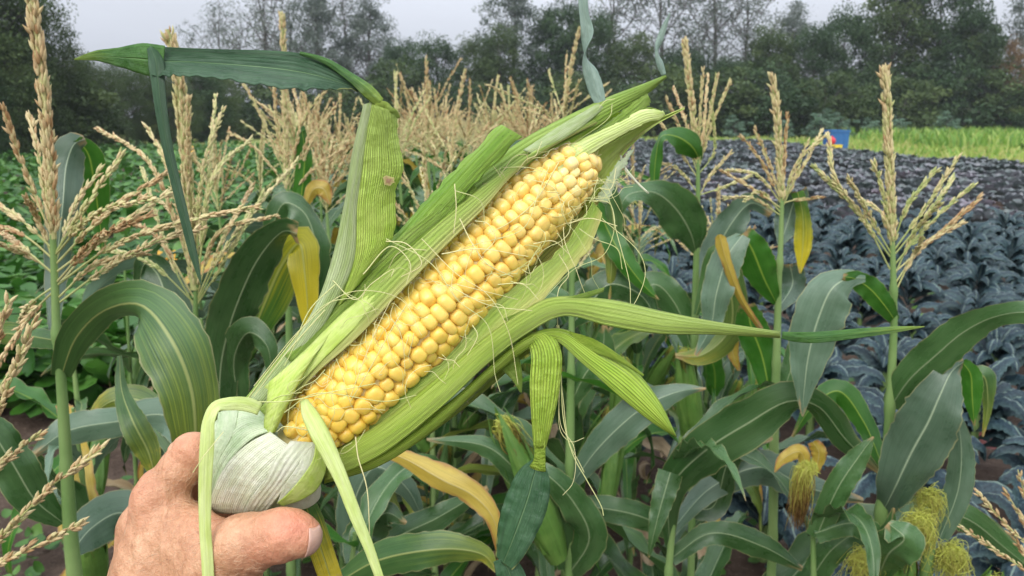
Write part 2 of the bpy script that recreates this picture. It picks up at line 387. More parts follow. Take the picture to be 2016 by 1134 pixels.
# ------------------------------------------------------------------ ground and fields
def soil_mat():
    m, t = newmat('soil')
    tc = N(t, 'ShaderNodeTexCoord'); o = tc.outputs['Object']
    n1 = noise(t, o, 5, 8, .65); n2 = noise(t, o, 38, 6, .7)
    c = ramp(t, n1, [(.3, (.045, .03, .022)), (.5, (.085, .058, .042)), (.72, (.14, .10, .075))])
    c = mix(t, ramp(t, n2, [(.55, (0, 0, 0)), (.7, (1, 1, 1))]), c, (.17, .125, .095))
    h = math_(t, 'ADD', n1, math_(t, 'MULTIPLY', n2, .5))
    finish(t, c, .9, h, 1.0, .04, spec=.2)
    return m
G['soil'] = soil_mat()
def grass_mat(name, a, b, c_, sc):
    m, t = newmat(name)
    tc = N(t, 'ShaderNodeTexCoord'); o = tc.outputs['Object']
    n1 = noise(t, o, sc, 6, .6); n2 = noise(t, o, sc * 9, 4, .7)
    c = ramp(t, math_(t, 'ADD', math_(t, 'MULTIPLY', n1, .6), math_(t, 'MULTIPLY', n2, .4)), [(.35, a), (.5, b), (.65, c_)])
    finish(t, c, .8, n2, .8, .05, spec=.2)
    return m
G['meadow'] = grass_mat('meadow', (.12, .13, .04), (.20, .25, .05), (.34, .30, .11), .5)
def ground():
    mb = MB()
    xs = np.r_[-220, -120, -60, -30, np.linspace(-12, 12, 161), 20, 40, 80, 150, 220]
    ys = np.r_[-20, -5, np.linspace(0.5, 14, 120), np.linspace(15, 40, 40), 60, 100, 200, 320]
    X, Y = np.meshgrid(xs, ys, indexing='ij')
    near = (np.abs(X) < 12) & (Y > 0) & (Y < 30)
    Z = (np.sin(X * 7.3 + np.sin(Y * 3.1)) * .012 + np.sin(Y * 9.7 + X * 4.1) * .010 + (rng.rand(*X.shape) - .5) * .03) * near
    mb.add(np.stack([X, Y, Z], -1), gridf(len(xs), len(ys)))
    tag(mb.build('ground', G['soil']), kind='structure')
    mb = MB()
    xs = np.linspace(14.6, 120, 30); ys = np.linspace(8, 150, 60)
    X, Y = np.meshgrid(xs, ys, indexing='ij')
    X = np.where((X < 15) & (Y > 38), -60, X + (X < 15) * np.sin(Y * .8) * .25)
    mb.add(np.stack([X, Y, X * 0 + .035], -1), gridf(30, 60))
    tag(mb.build('meadow_ground', G['meadow']), kind='structure')
ground()

def blades(name, mat, x0, x1, y0, y1, n, h0, h1, wd, kind='stuff', z0=0.0, cull=None):
    mb = MB()
    x = rng.uniform(x0, x1, n); y = y0 + (y1 - y0) * rng.rand(n) ** 1.0
    if cull is not None:
        k = cull(x, y); x, y = x[k], y[k]; n = len(x)
    a = rng.uniform(0, 2*np.pi, n); h = rng.uniform(h0, h1, n); le = rng.normal(0, .35, (n, 2)) * h[:, None]
    w_ = wd * rng.uniform(.6, 1.3, n)
    base = np.stack([x, y, np.full(n, z0)], -1); dx = np.stack([np.cos(a), np.sin(a), a * 0], -1) * w_[:, None]
    mid = base + np.stack([le[:, 0] * .3, le[:, 1] * .3, h * .6], -1); top = base + np.stack([le[:, 0], le[:, 1], h], -1)
    v = np.stack([base - dx, base + dx, mid + dx * .8, mid - dx * .8, top], 1)
    i = np.arange(n)[:, None] * 5
    rn = np.repeat(rng.rand(n), 5)
    mb.add(v, i + np.array([0, 1, 2, 3]), None, rn); 
    mb.F.append((i + np.array([3, 2, 4])) + 0); mb.M.append(np.zeros(n, int))
    return tag(mb.build(name, mat), kind=kind)
G['grass'] = attr_mat('grass_blades', [(0, (.10, .22, .03)), (.6, (.20, .36, .05)), (1, (.34, .40, .10))], rough=.6, trans=.3)
G['grass_y'] = attr_mat('straw_grass', [(0, (.14, .28, .04)), (.5, (.28, .38, .07)), (1, (.44, .42, .15))], rough=.7, trans=.3)
blades('tall_grass', G['grass'], 20, 75, 33, 62, 30000, .3, 1.0, .07, cull=lambda x, y: x > 15 + (y - 30) * .12)
blades('field_edge_grass', G['grass_y'], -10, 15.6, 38, 47, 14000, .10, .35, .05)
blades('short_grass', G['grass_y'], 14.8, 50, 18, 52, 22000, .05, .40, .05)

# leaf disc (squash / weeds)
def leafdisc(n=9):
    th = np.arange(n) / n * 2 * np.pi
    r = 1 + .13 * np.cos(5 * th) - .35 * (np.abs(th - 0) < .3)
    rim = np.stack([r * np.cos(th), r * np.sin(th), .22 + .05 * np.sin(3 * th)], -1)
    v = np.r_[[[0, 0, 0]], rim * [.55, .55, .35], rim]
    tri = np.array([[0, 1 + i, 1 + (i + 1) % n] for i in range(n)])
    quad = np.array([[1 + i, 1 + n + i, 1 + n + (i + 1) % n, 1 + (i + 1) % n] for i in range(n)])
    return v, tri, quad
def scatter_template(mb, tv, faces, pos, scl, rotz, tilt, rn, mat=0):
    n = len(pos); k = len(tv)
    cz, sz = np.cos(rotz), np.sin(rotz); ct, st = np.cos(tilt), np.sin(tilt)
    x, y, z = tv[:, 0][None], tv[:, 1][None], tv[:, 2][None]
    y2 = y * ct[:, None] - z * st[:, None]; z2 = y * st[:, None] + z * ct[:, None]
    X = x * cz[:, None] - y2 * sz[:, None]; Y = x * sz[:, None] + y2 * cz[:, None]
    v = np.stack([X, Y, np.broadcast_to(z2, X.shape)], -1) * scl[:, None, None] + pos[:, None]
    base = mb.n
    i = (np.arange(n) * k)[:, None, None]
    first = True
    for f in faces:
        ff = (i + f[None]).reshape(-1, f.shape[1])
        if first:
            mb.add(v, ff, None, np.repeat(rn, k), mat); first = False
        else:
            mb.F.append(ff + base); mb.M.append(np.full(len(ff), mat))
G['squash'] = attr_mat('squash_leaves', [(0, (.020, .085, .008)), (.6, (.048, .155, .015)), (1, (.10, .23, .035))], rough=.5, trans=.25, bscale=60, bstr=.3, bdist=.003)
G['weed'] = attr_mat('weeds', [(0, (.03, .10, .012)), (.7, (.07, .18, .025)), (1, (.13, .25, .05))], rough=.55, trans=.3)
def squash():
    field_weeds = 1
    tv, tri, quad = leafdisc()
    mb = MB(); n = 32000
    y = 3.6 + 30 * rng.rand(n) ** 1.4; x = -1.0 - .1 * y - rng.rand(n) ** 1.2 * (2.0 + y * .95)
    z = rng.uniform(.06, .46, n) + .04 * np.sin(x * 3 + y)
    scatter_template(mb, tv, [tri, quad], np.stack([x, y, z], -1), rng.uniform(.035, .085, n) * (1 + y / 90), rng.uniform(0, 6.28, n), rng.normal(0, .6, n), rng.rand(n))
    tag(mb.build('squash_leaves', G['squash']), label='low mass of green squash leaves left of the corn', kind='stuff')
    mb = MB(); n = 9000
    y = 1.3 + 7 * rng.rand(n) ** 1.3; x = rng.uniform(-1.6, 1.3, n) * (1 + y * .08) - .09 * y
    cl = np.sin(x * 5.1 + 1) * np.sin(y * 4.3) + rng.normal(0, .5, n) > .35
    x, y = x[cl], y[cl]; n = len(x)
    scatter_template(mb, tv, [tri, quad], np.stack([x, y, rng.uniform(.01, .10, n)], -1), rng.uniform(.012, .03, n), rng.uniform(0, 6.28, n), rng.normal(0, .5, n), rng.rand(n))
    tag(mb.build('weeds', G['weed']), kind='stuff')
    mb = MB(); n = 9000
    y = 3.4 + 24 * rng.rand(n) ** 1.2; x = rng.uniform(.6, 14, n) - .1 * y
    cl = (np.sin(x * 2.1 + 1) * np.sin(y * 1.3) + rng.normal(0, .6, n) > .6) & (x < .72 * y + .5)
    x, y = x[cl], y[cl]; n = len(x)
    scatter_template(mb, tv, [tri, quad], np.stack([x, y, rng.uniform(.02, .26, n)], -1), rng.uniform(.015, .035, n), rng.uniform(0, 6.28, n), rng.normal(0, .5, n), rng.rand(n))
    tag(mb.build('field_weeds', G['weed']), kind='stuff')
squash()
# dry leaf litter
def litter():
    mb = MB()
    for i in range(130):
        y = 1.6 + 4.5 * rng.rand(); x = rng.uniform(-1.1, 1.1) - .1 * y
        L = rng.uniform(.12, .35); a = rng.uniform(0, 6.28); s = np.linspace(0, 1, 9)
        bend = rng.normal(0, 1.2)
        c = np.stack([x + np.cos(a + bend * s) * L * s, y + np.sin(a + bend * s) * L * s, .02 + .03 * np.abs(np.sin(s * 4 + a)) + .01 * rng.rand()], -1)
        T, A, B = frames(c, np.array([0, 0, 1.0]))
        ribbon(mb, c, .03 * np.sin(np.pi * (s * .85 + .1)), B, A, m=5, fold=.5, wave=.3, ph=a)
    tag(mb.build('leaf_litter', G['leaf_dry']), kind='stuff')
litter()

# ------------------------------------------------------------------ words for labels
ORD = ['zeroth', 'first', 'second', 'third', 'fourth', 'fifth', 'sixth', 'seventh', 'eighth', 'ninth', 'tenth', 'eleventh', 'twelfth', 'thirteenth', 'fourteenth', 'fifteenth', 'sixteenth', 'seventeenth', 'eighteenth', 'nineteenth', 'twentieth']
TENS = {20: 'twenty', 30: 'thirty', 40: 'forty', 50: 'fifty', 60: 'sixty', 70: 'seventy', 80: 'eighty', 90: 'ninety'}
def ordw(n):
    if n <= 20: return ORD[n]
    a, b = n // 10 * 10, n % 10
    return (TENS[a][:-1] + 'ieth') if b == 0 else TENS[a] + '-' + ORD[b]

# ------------------------------------------------------------------ corn plants
SPK = []
def spikelet_template():
    k = 5; th = np.arange(k) / k * 2 * np.pi
    v = []
    for z, r in ((0, .08), (.28, .165), (.62, .14), (.9, .05)):
        v.append(np.stack([np.cos(th) * r, np.sin(th) * r, np.full(k, z)], -1))
    v.append(np.array([[0, 0, 1.05]]))
    v = np.concatenate(v)
    return v, gridf(4, k, True), np.array([[15 + i, 15 + (i + 1) % k, 20] for i in range(k)])
SV, SF, ST = spikelet_template()
def tassel_branch(mb, c, size=.011, dens=1.0, rad0=.0012, dens_start=.12, tone=None, around=4, spread=.26):
    """a thin rachis with pairs of spikelets along it"""
    c = np.asarray(c, float)
    L = np.r_[0, np.cumsum(np.linalg.norm(np.diff(c, axis=0), axis=1))]
    tone = rng.rand() if tone is None else tone
    tube(mb, c, np.linspace(rad0, rad0 * .5, len(c)), 5, rn=.05 + .2 * tone)
    n = int(L[-1] * (1 - dens_start) / (size * .5) * dens)
    if n < 2: return
    ss = np.sort(rng.uniform(dens_start, .985, n)); ss = .6 * ss + .4 * np.linspace(dens_start, .985, n)
    pos = np.stack([np.interp(ss * L[-1], L, c[:, i]) for i in range(3)], -1)
    T, A, B = frames(c)
    t = np.stack([np.interp(ss * L[-1], L, T[:, i]) for i in range(3)], -1)
    a = np.stack([np.interp(ss * L[-1], L, A[:, i]) for i in range(3)], -1); b = np.cross(t, a)
    base = mb.n; vs = []; rns = []
    for q in range(2):
        ang = rng.uniform(0, 2 * np.pi, n) if around > 2 else (np.arange(n) % 2) * np.pi + rng.normal(0, .5, n)
        ang += q * np.pi
        out = np.cos(ang)[:, None] * a + np.sin(ang)[:, None] * b
        sp_ = np.clip(rng.normal(spread, .10, n) + (rng.rand(n) < .05) * .5, .06, 1.0)
        ax = unit(t + out * sp_[:, None]); e1 = unit(np.cross(ax, t + out * .01 + 1e-5)); e2 = np.cross(ax, e1)
        sz = size * rng.uniform(.75, 1.25, n)
        v = pos[:, None] + out[:, None] * rad0 + (SV[None, :, 0:1] * e1[:, None] + SV[None, :, 1:2] * e2[:, None] + SV[None, :, 2:3] * ax[:, None]) * sz[:, None, None]
        vs.append(v); rns.append(np.repeat(np.clip(tone * .75 + rng.normal(.12, .18, n) + ss * .12, 0, 1), 21))
    v = np.concatenate(vs); nn = len(v); i = (np.arange(nn) * 21)[:, None, None]
    mb.add(v, (i + SF[None]).reshape(-1, 4), None, np.concatenate(rns))
    mb.F.append((i + ST[None]).reshape(-1, 3) + base + 0); mb.M.append(np.zeros(nn * 5, int))
def generic_tassel(seed, nb=13, dens=1.0, spread=1.0, Ls=.30):
    global rng
    keep = rng; rng = np.random.RandomState(seed)
    mb = MB(); z = np.linspace(0, Ls, 10)
    lx, ly = rng.normal(0, .02, 2)
    tone = rng.uniform(.3, .8)
    c = np.stack([lx * (z / Ls) ** 2, ly * (z / Ls) ** 2, z], -1)
    tassel_branch(mb, c, .011, 1.9 * dens, .0022, .28, tone)
    for i in range(nb):
        h = .01 + .10 * i / nb; a = i * 2.4 + rng.normal(0, .4); el = rng.uniform(.35, 1.05) * spread; L = rng.uniform(.13, .23)
        s = np.linspace(0, 1, 9); e = el + rng.normal(.15, .3) * s
        dr = np.stack([np.sin(e) * np.cos(a), np.sin(e) * np.sin(a), np.cos(e)], -1)
        c = np.array([0, 0, h]) + np.r_[np.zeros((1, 3)), np.cumsum(dr[:-1], 0)] * L / 8
        tassel_branch(mb, c, .0092, dens * .85, .0010, .2, np.clip(tone + rng.normal(0, .2), 0, 1))
    rng = keep
    return mb.mesh('tassel', G['spike'])
TAS = [generic_tassel(100 + i, nb=[12, 15, 10, 17, 14, 12, 16, 18][i], spread=[1, .8, 1.1, .7, 1.2, .9, .65, 1][i]) for i in range(8)]
TAS_FAR = [generic_tassel(200 + i, nb=13, dens=.5) for i in range(3)]

def generic_leaf(seed, L=.62, W=.075, rise=.6, droop=2.3, n=26, m=9):
    r_ = np.random.RandomState(seed)
    s = np.linspace(0, 1, n)
    ang = rise + droop * s ** 1.5 + r_.normal(0, .1) * np.sin(s * 7)        # from vertical
    az = r_.normal(0, .5) * s
    dr = np.stack([np.sin(ang) * np.cos(az), np.sin(ang) * np.sin(az), np.cos(ang)], -1)
    c = np.r_[np.zeros((1, 3)), np.cumsum((dr[1:] + dr[:-1]) / 2, 0)] * L / (n - 1)
    c[:, 0] += .008
    T = unit(np.gradient(c, axis=0)); S = unit(np.cross(np.array([0, 0, 1.0]) + T * 0 + np.array([-.001, 0, 0]), T))
    S = unit(np.cross(T, np.cross(S, T))); Nn = np.cross(T, S)
    tw = np.cumsum(r_.normal(0, .06, n)) + r_.normal(0, .9) * s ** 2
    S2 = S * np.cos(tw)[:, None] + Nn * np.sin(tw)[:, None]; N2 = np.cross(T, S2)
    wd = (1 + r_.normal(0, .03, n)) * W * np.minimum(1, (s * 9 + .45)) * (1 - s ** 2.6) ** .8 * (.75 + .25 * np.sin(np.pi * s ** .6)) + .0006
    mb = MB(); ribbon(mb, c, wd, S2, -N2, m=m, fold=-.24, wave=.17, wfreq=r_.uniform(3, 6), ph=r_.uniform(0, 6))
    return mb
LEAFM = []
for i in range(12):
    r_ = np.random.RandomState(i)
    LEAFM.append(generic_leaf(300 + i, L=r_.uniform(.5, .78), W=r_.uniform(.050, .080), rise=r_.uniform(.35, .85), droop=r_.uniform(1.5, 3.0)))
LEAFD = {}
def leaf_data(i, mat):
    if (i, mat) not in LEAFD: LEAFD[(i, mat)] = LEAFM[i].mesh('leaf', G[mat])
    return LEAFD[(i, mat)]
def stalk_mesh(H, seed):
    r_ = np.random.RandomState(seed)
    mb = MB(); z = np.linspace(0, H, 60); lx, ly = r_.normal(0, .02, 2)
    c = np.stack([lx * (z / H) ** 2, ly * (z / H) ** 2, z], -1)
    r = .0105 * (1 - .55 * z / H) + .0016 * (np.abs(((z / .17) % 1) - .5) > .44)
    r[-8:] = np.linspace(r[-8], .0035, 8)
    tube(mb, c, r, 8, rn=np.repeat(.5 + .4 * np.sin(z / .17 * 6.28), 8))
    return mb.mesh('stalk', G['stalk']), np.array([lx, ly])
STK = [stalk_mesh(1.36, 50 + i) for i in range(4)]
def silk_tuft_mb(mb, base, n=90, L=.07, droop=1.0, spread=.5, dirv=(0, 0, 1), r=.0005, tone0=0, tone1=1):
    """silk hanging as a matted lock: rises from the husk tip, folds over and hangs"""
    base = np.array(base, float); sx = unit(np.array([dirv[0], dirv[1], 0.0]) + 1e-6)
    for i in range(n):
        d = unit(np.array(dirv) + rng.normal(0, spread, 3)); LL = L * rng.uniform(.55, 1.1); s = np.linspace(0, 1, 10)[:, None]
        st = base + rng.normal(0, .0045, 3)
        up = .011 + .006 * rng.rand()
        c = st + d * up * np.sin(np.minimum(s * 3.2, 1.57)) * 1.3 + np.array([0, 0, -1.0]) * droop * LL * np.maximum(0, s - .18) \
            + np.concatenate([np.sin(s * rng.uniform(5, 11) + i), np.cos(s * rng.uniform(5, 11) + i * 2), s * 0], 1) * .0022
        tube(mb, c, np.linspace(r, r * .6, 10), 3, rn=np.repeat(np.clip(np.linspace(tone0, tone1, 10) + rng.normal(0, .14), 0, 1), 3), cap=False)
def silk_ball_mb(mb, base, n=200, Rb=.02, r=.00045, tone0=-.1, tone1=.3):
    """fresh silk: a fluffy ball of curling strands"""
    base = np.array(base, float)
    for i in range(n):
        ax = unit(rng.normal(0, 1, 3)); a = unit(np.cross(ax, rng.normal(0, 1, 3))); b = np.cross(ax, a)
        R_ = Rb * rng.uniform(.35, 1.0); t0 = rng.uniform(0, 6.28); t = t0 + np.linspace(0, rng.uniform(1.2, 3.2), 9)
        c = base + (np.cos(t)[:, None] * a + np.sin(t)[:, None] * b) * R_ * [1, 1, 1.15] + ax * Rb * rng.normal(0, .35) + np.array([0, 0, -.25]) * R_ * np.linspace(0, 1, 9)[:, None] ** 2 * 2
        if rng.rand() < .6: c = c + (c - base) * np.linspace(0, .9, 9)[:, None] ** 2 + np.array([0, 0, -1]) * Rb * np.linspace(0, 1, 9)[:, None] ** 2 * rng.uniform(0, 1.6)
        tube(mb, c, r, 3, rn=np.clip(rng.uniform(tone0, tone1), 0, 1), cap=False)
def ear_meshes(seed):
    r_ = np.random.RandomState(seed)
    mb = MB(); z = np.linspace(0, .21, 14); c = np.stack([.03 * (z / .21), z * 0, z], -1)
    rr = .024 * np.sin(np.pi * np.clip(z / .21 * .86 + .12, 0, 1)) ** .7 + .002
    th = np.arange(14) / 14 * 2 * np.pi
    V = c[:, None] + rr[:, None, None] * np.stack([np.cos(th), np.sin(th), th * 0], -1)[None] * (1 + .05 * np.cos(7 * th))[None, :, None]
    uv = np.stack(np.broadcast_arrays(th[None] / 6.28, z[:, None] / .21), -1)
    mb.add(V, gridf(14, 14, True), uv)
    for k in range(4):
        a = k * 1.7; s = np.linspace(0, 1, 10)
        c2 = np.stack([.03 * s + .024 * np.sin(np.pi * (s * .7 + .2)) * np.cos(a) * (1 + .7 * s**3), .026 * np.sin(np.pi * (s * .7 + .2)) * np.sin(a) * (1 + .7 * s**3), .02 + .22 * s], -1)
        out = np.array([np.cos(a), np.sin(a), 0]); T = unit(np.gradient(c2, axis=0)); S = unit(np.cross(T, out[None])); 
        ribbon(mb, c2, .034 * (1 - s ** 3) + .001, S, np.cross(S, T), m=7, fold=-.2)
    husk = mb.mesh('husk', G['ear_husk'])
    mb = MB(); silk_tuft_mb(mb, (.030, 0, .212), n=150, L=.075, droop=.9, spread=.5, r=.0006, tone0=-.2)
    return husk, mb.mesh('silk', G['silk_tuft'])
EARS = [ear_meshes(i) for i in range(2)]
def add_ear(root, loc, rot, scale=1.0, k=0):
    e = link('ear', EARS[k][0], root, loc, rot, scale)
    link('silk', EARS[k][1], e)
    return e
def corn_plant(x, y, H, seed, label, group='corn plants in the patch', tassel=True, nleaf=9, ears=1, leafskip=None, far=False, tk=None, zlo=.30, trot=None):
    r_ = np.random.RandomState(seed)
    root = empty('corn_plant', (x, y, 0), label, 'corn plant', group)
    root.rotation_euler = (r_.normal(0, .025), r_.normal(0, .025), r_.uniform(0, 6.28))
    sc = H / 1.66
    sm, lean = STK[seed % 4]
    link('stalk', sm, root, scale=(sc, sc, sc))
    az = r_.uniform(0, 6.28)
    for i in range(nleaf):
        f = zlo + (.99 - zlo) * (i + .5) / nleaf
        z = 1.28 * sc * f
        off = lean * (f * .94) ** 2 * sc
        q = r_.rand()
        mat = 'leaf' if q < .60 else 'leaf_backlit' if q < .76 else 'leaf_pale' if q < .86 else 'leaf_yellow' if q < .95 else 'leaf_gold'
        if f < .5 and r_.rand() < .5: mat = 'leaf_dry' if r_.rand() < .4 else 'leaf_gold' if r_.rand() < .5 else 'leaf_yellow'
        s = sc * r_.uniform(.75, 1.05) * (.62 if f > .9 else 1)
        link('leaf', leaf_data(r_.randint(12), mat), root, (off[0], off[1], z), (r_.normal(0, .12), r_.normal(0, .15) + (.35 if f < .4 else 0), az + math.pi * i + r_.normal(0, .35)), s)
    if tassel:
        t = TAS_FAR[r_.randint(3)] if far else TAS[r_.randint(8) if tk is None else tk]
        link('tassel', t, root, (lean[0] * sc, lean[1] * sc, 1.345 * sc), (0, 0, r_.uniform(0, 6.28) if trot is None else trot), sc)
    for e in range(ears):
        a = r_.uniform(0, 6.28); z = r_.uniform(.62, .95) * sc
        add_ear(root, (.012 * math.cos(a), .012 * math.sin(a), z), (0, .35, a), r_.uniform(.8, 1.0), e % 2)
    return root

# ------------------------------------------------------------------ near corn plants, traced one by one (px, py, plane y)
def traced_plant(name, Y, stalk, label, leaves=(), spike=None, branches=(), H=None, gen=None, ears=(), r0=.0115, tone=.5, group=None, more=(), bs=1.0, spk=1.0):
    base = Q(stalk[-1][0], stalk[-1][1], Y)
    root = empty('corn_plant', (base[0], Y, 0), label, 'corn plant', group)
    mb = MB()
    pts = [Q(a, b, Y) for a, b in stalk]
    pts.append(np.array([pts[-1][0] + .004, Y, -.01]))
    c = cr(pts, 70); s = np.linspace(0, 1, 70)
    zz = c[:, 2]
    r = np.minimum(r0, .0032 + (c[0, 2] - zz) * .013) + .0014 * (np.abs(((zz / .17) % 1) - .5) > .45)
    tube(mb, c, r, 12, rn=np.repeat(.5 + .4 * np.sin(zz / .17 * 6.28), 12))
    reparent_world(mb.build('stalk', G['stalk']), root)
    for lf in leaves:
        mat, pts_ = lf[0], lf[1]; kw = lf[2] if len(lf) > 2 else {}
        mb = MB(); a = dict(n=40, m=13, fold=-.16, wave=.04, wfreq=4, ph=rng.rand() * 6); a.update(kw)
        ribbon_px(mb, [(p[0], p[1], Y + (p[4] if len(p) > 4 else 0), p[2], p[3] if len(p) > 3 else 0) for p in pts_], Q, **a)
        reparent_world(mb.build('leaf', G[mat]), root)
    if spike is not None:
        t = tag(MBt(root, spike, Y, branches, tone, bs, spk))
    if gen is not None:
        k, (gx, gy), sc, rz = gen
        q = Q(gx, gy, Y)
        link('tassel', TAS[k], root, (q[0] - base[0], 0, q[2]), (0, 0, rz), sc)
    for (px, py, dy, rot, sc, k) in ears:
        q = Q(px, py, Y + dy)
        add_ear(root, (q[0] - base[0], dy, q[2]), rot, sc, k)
    for (f, i, mat, az, sc) in more:
        link('leaf', leaf_data(i, mat), root, (pts[0][0] + (pts[-1][0] - pts[0][0]) * (1 - f) - base[0], 0, pts[0][2] * f), (0, 0, az), sc)
    return root
def MBt(root, spike, Y, branches, tone, bs=1.0, spk=1.0):
    mb = MB(); c = cr([Q(a, b, Y + (d[0] if d else 0)) for a, b, *d in spike], 24)[::-1]
    tassel_branch(mb, c, .0108, 3.8, .0038 * bs * spk, .02, tone, spread=.2)
    t = reparent_world(mb.build('tassel', G['spike']), root)
    for b in branches:
        mb = MB(); c = cr([Q(p[0], p[1], Y + (p[2] if len(p) > 2 else 0)) for p in b], 20)
        tassel_branch(mb, c, .0088 * bs, 1.7, .0013, .22, float(np.clip(tone + rng.normal(0, .25), 0, 1)), spread=.22)
        o = mb.build('tassel_branch', G['spike'], t)
    return t

traced_plant('a', .80, [(104, 462), (108, 560), (112, 660), (120, 745), (130, 900), (147, 1134)],
    'tall corn plant at the far left with thick tassel spike leaving the frame',
    leaves=[('leaf_yellow', [(120, 742, 36, 0, 0), (150, 665, 66, 10, -.02), (205, 612, 78, 25, -.05), (275, 600, 100, 10, -.10), (335, 665, 128, -5, -.13), (375, 760, 118, -10, -.14), (385, 850, 92, -10, -.14), (380, 930, 40, 0, -.13), (372, 975, 4, 0, -.13)], dict(fold=-.12, wave=.03)),
            ('leaf_yellow', [(118, 672, 30, 0, 0), (60, 662, 42, 10, .02), (0, 658, 44, 0, .04), (-80, 690, 10, 0, .05)], {}),
            ('leaf', [(125, 1030, 24, 0, 0), (70, 985, 70, 0, -.02), (20, 905, 76, 0, -.03), (-30, 840, 60, 0, -.03), (-90, 830, 10, 0, -.03)], {}),
            ('leaf_pale', [(105, 660, 16, 0, .05), (112, 520, 44, 0, .1), (124, 400, 60, 0, .12), (132, 320, 62, 0, .14), (148, 282, 46, 10, .15), (168, 274, 16, 0, .16)], {}), ('leaf_backlit', [(150, 276, 20, 0, .15), (172, 300, 46, 0, .17), (184, 350, 54, 0, .18), (194, 420, 40, 0, .2), (204, 500, 5, 0, .2)], {}),
            ('leaf_yellow', [(235, 700, 8, 0, .05), (240, 770, 26, 0, .03), (262, 830, 50, 0, .0), (292, 890, 46, 0, .0), (305, 935, 18, 0, .0)], {}),
            ('leaf_pale', [(140, 1090, 30, 0, 0), (180, 1040, 80, 0, .05), (240, 1010, 90, 0, .1), (300, 1060, 50, 0, .1), (340, 1130, 6, 0, .1)], {})],
    spike=[(50, -80), (66, 30), (80, 130), (92, 250), (101, 370), (105, 470)],
    branches=[[(108, 500), (165, 410), (240, 303, .03)], [(110, 520), (215, 415), (328, 343, .02)], [(112, 535), (240, 440), (335, 378, .05)], [(114, 560), (230, 480), (390, 430), (515, 407, -.02)],
              [(116, 585), (190, 520), (288, 497, .02)], [(118, 595), (200, 535), (320, 470), (410, 448, .05)], [(110, 500), (190, 420, -.05), (305, 390, -.08)], [(115, 560), (200, 470, .05), (300, 420, .08)],
              [(104, 470), (55, 350), (3, 208, -.02)], [(104, 490), (50, 440), (-20, 395, .02)], [(104, 480), (85, 350), (60, 232, .03)], [(105, 510), (50, 465), (-40, 440, .05)],
              [(107, 540), (60, 505), (-30, 470, -.05)], [(109, 570), (60, 620), (-5, 720, -.06)], [(107, 520), (80, 440), (52, 392, -.05)], [(112, 545), (60, 500), (0, 455, .1)], [(113, 560), (70, 590), (30, 650, .08)],
              [(111, 510), (150, 400, .06), (200, 330, .09)], [(112, 555), (190, 470, -.04), (250, 440, -.08)]],
    tone=.55)

r0_ = empty('corn_plant', tuple(Q(-120, 1300, .6) * [1, 1, 0]), 'corn plant cut by the lower left corner with only tan tassel branches showing', 'corn plant')
mbz = MB(); tube(mbz, cr([Q(-120, 700, .6), Q(-110, 1000, .6), np.array([Q(-120, 1300, .6)[0], .6, 0])], 20), .009, 8)
reparent_world(mbz.build('stalk', G['stalk']), r0_)
mbz = MB(); tassel_branch(mbz, cr([Q(-118, 760, .6), Q(-125, 500, .6), Q(-140, 300, .6)], 16), .012, 2, .003, .05, .5)
tz = reparent_world(mbz.build('tassel', G['spike']), r0_)
for b in [[(-110, 1010), (0, 800, -.02), (72, 618, -.02)], [(-110, 1180), (20, 1040), (110, 950), (206, 880)], [(-110, 1160), (40, 1090), (157, 1033)], [(-100, 1000), (10, 905), (87, 850)],
          [(-100, 840), (-20, 700), (18, 590)], [(-110, 900), (0, 760), (40, 700, .03)], [(-110, 1200), (0, 1110), (60, 1075, .03)]]:
    mbz = MB(); tassel_branch(mbz, cr([Q(p[0], p[1], .60 + (p[2] if len(p) > 2 else 0)) for p in b], 20), .0095, 1.2, .0011, .2, .62, spread=.35)
    mbz.build('tassel_branch', G['spike'], tz)

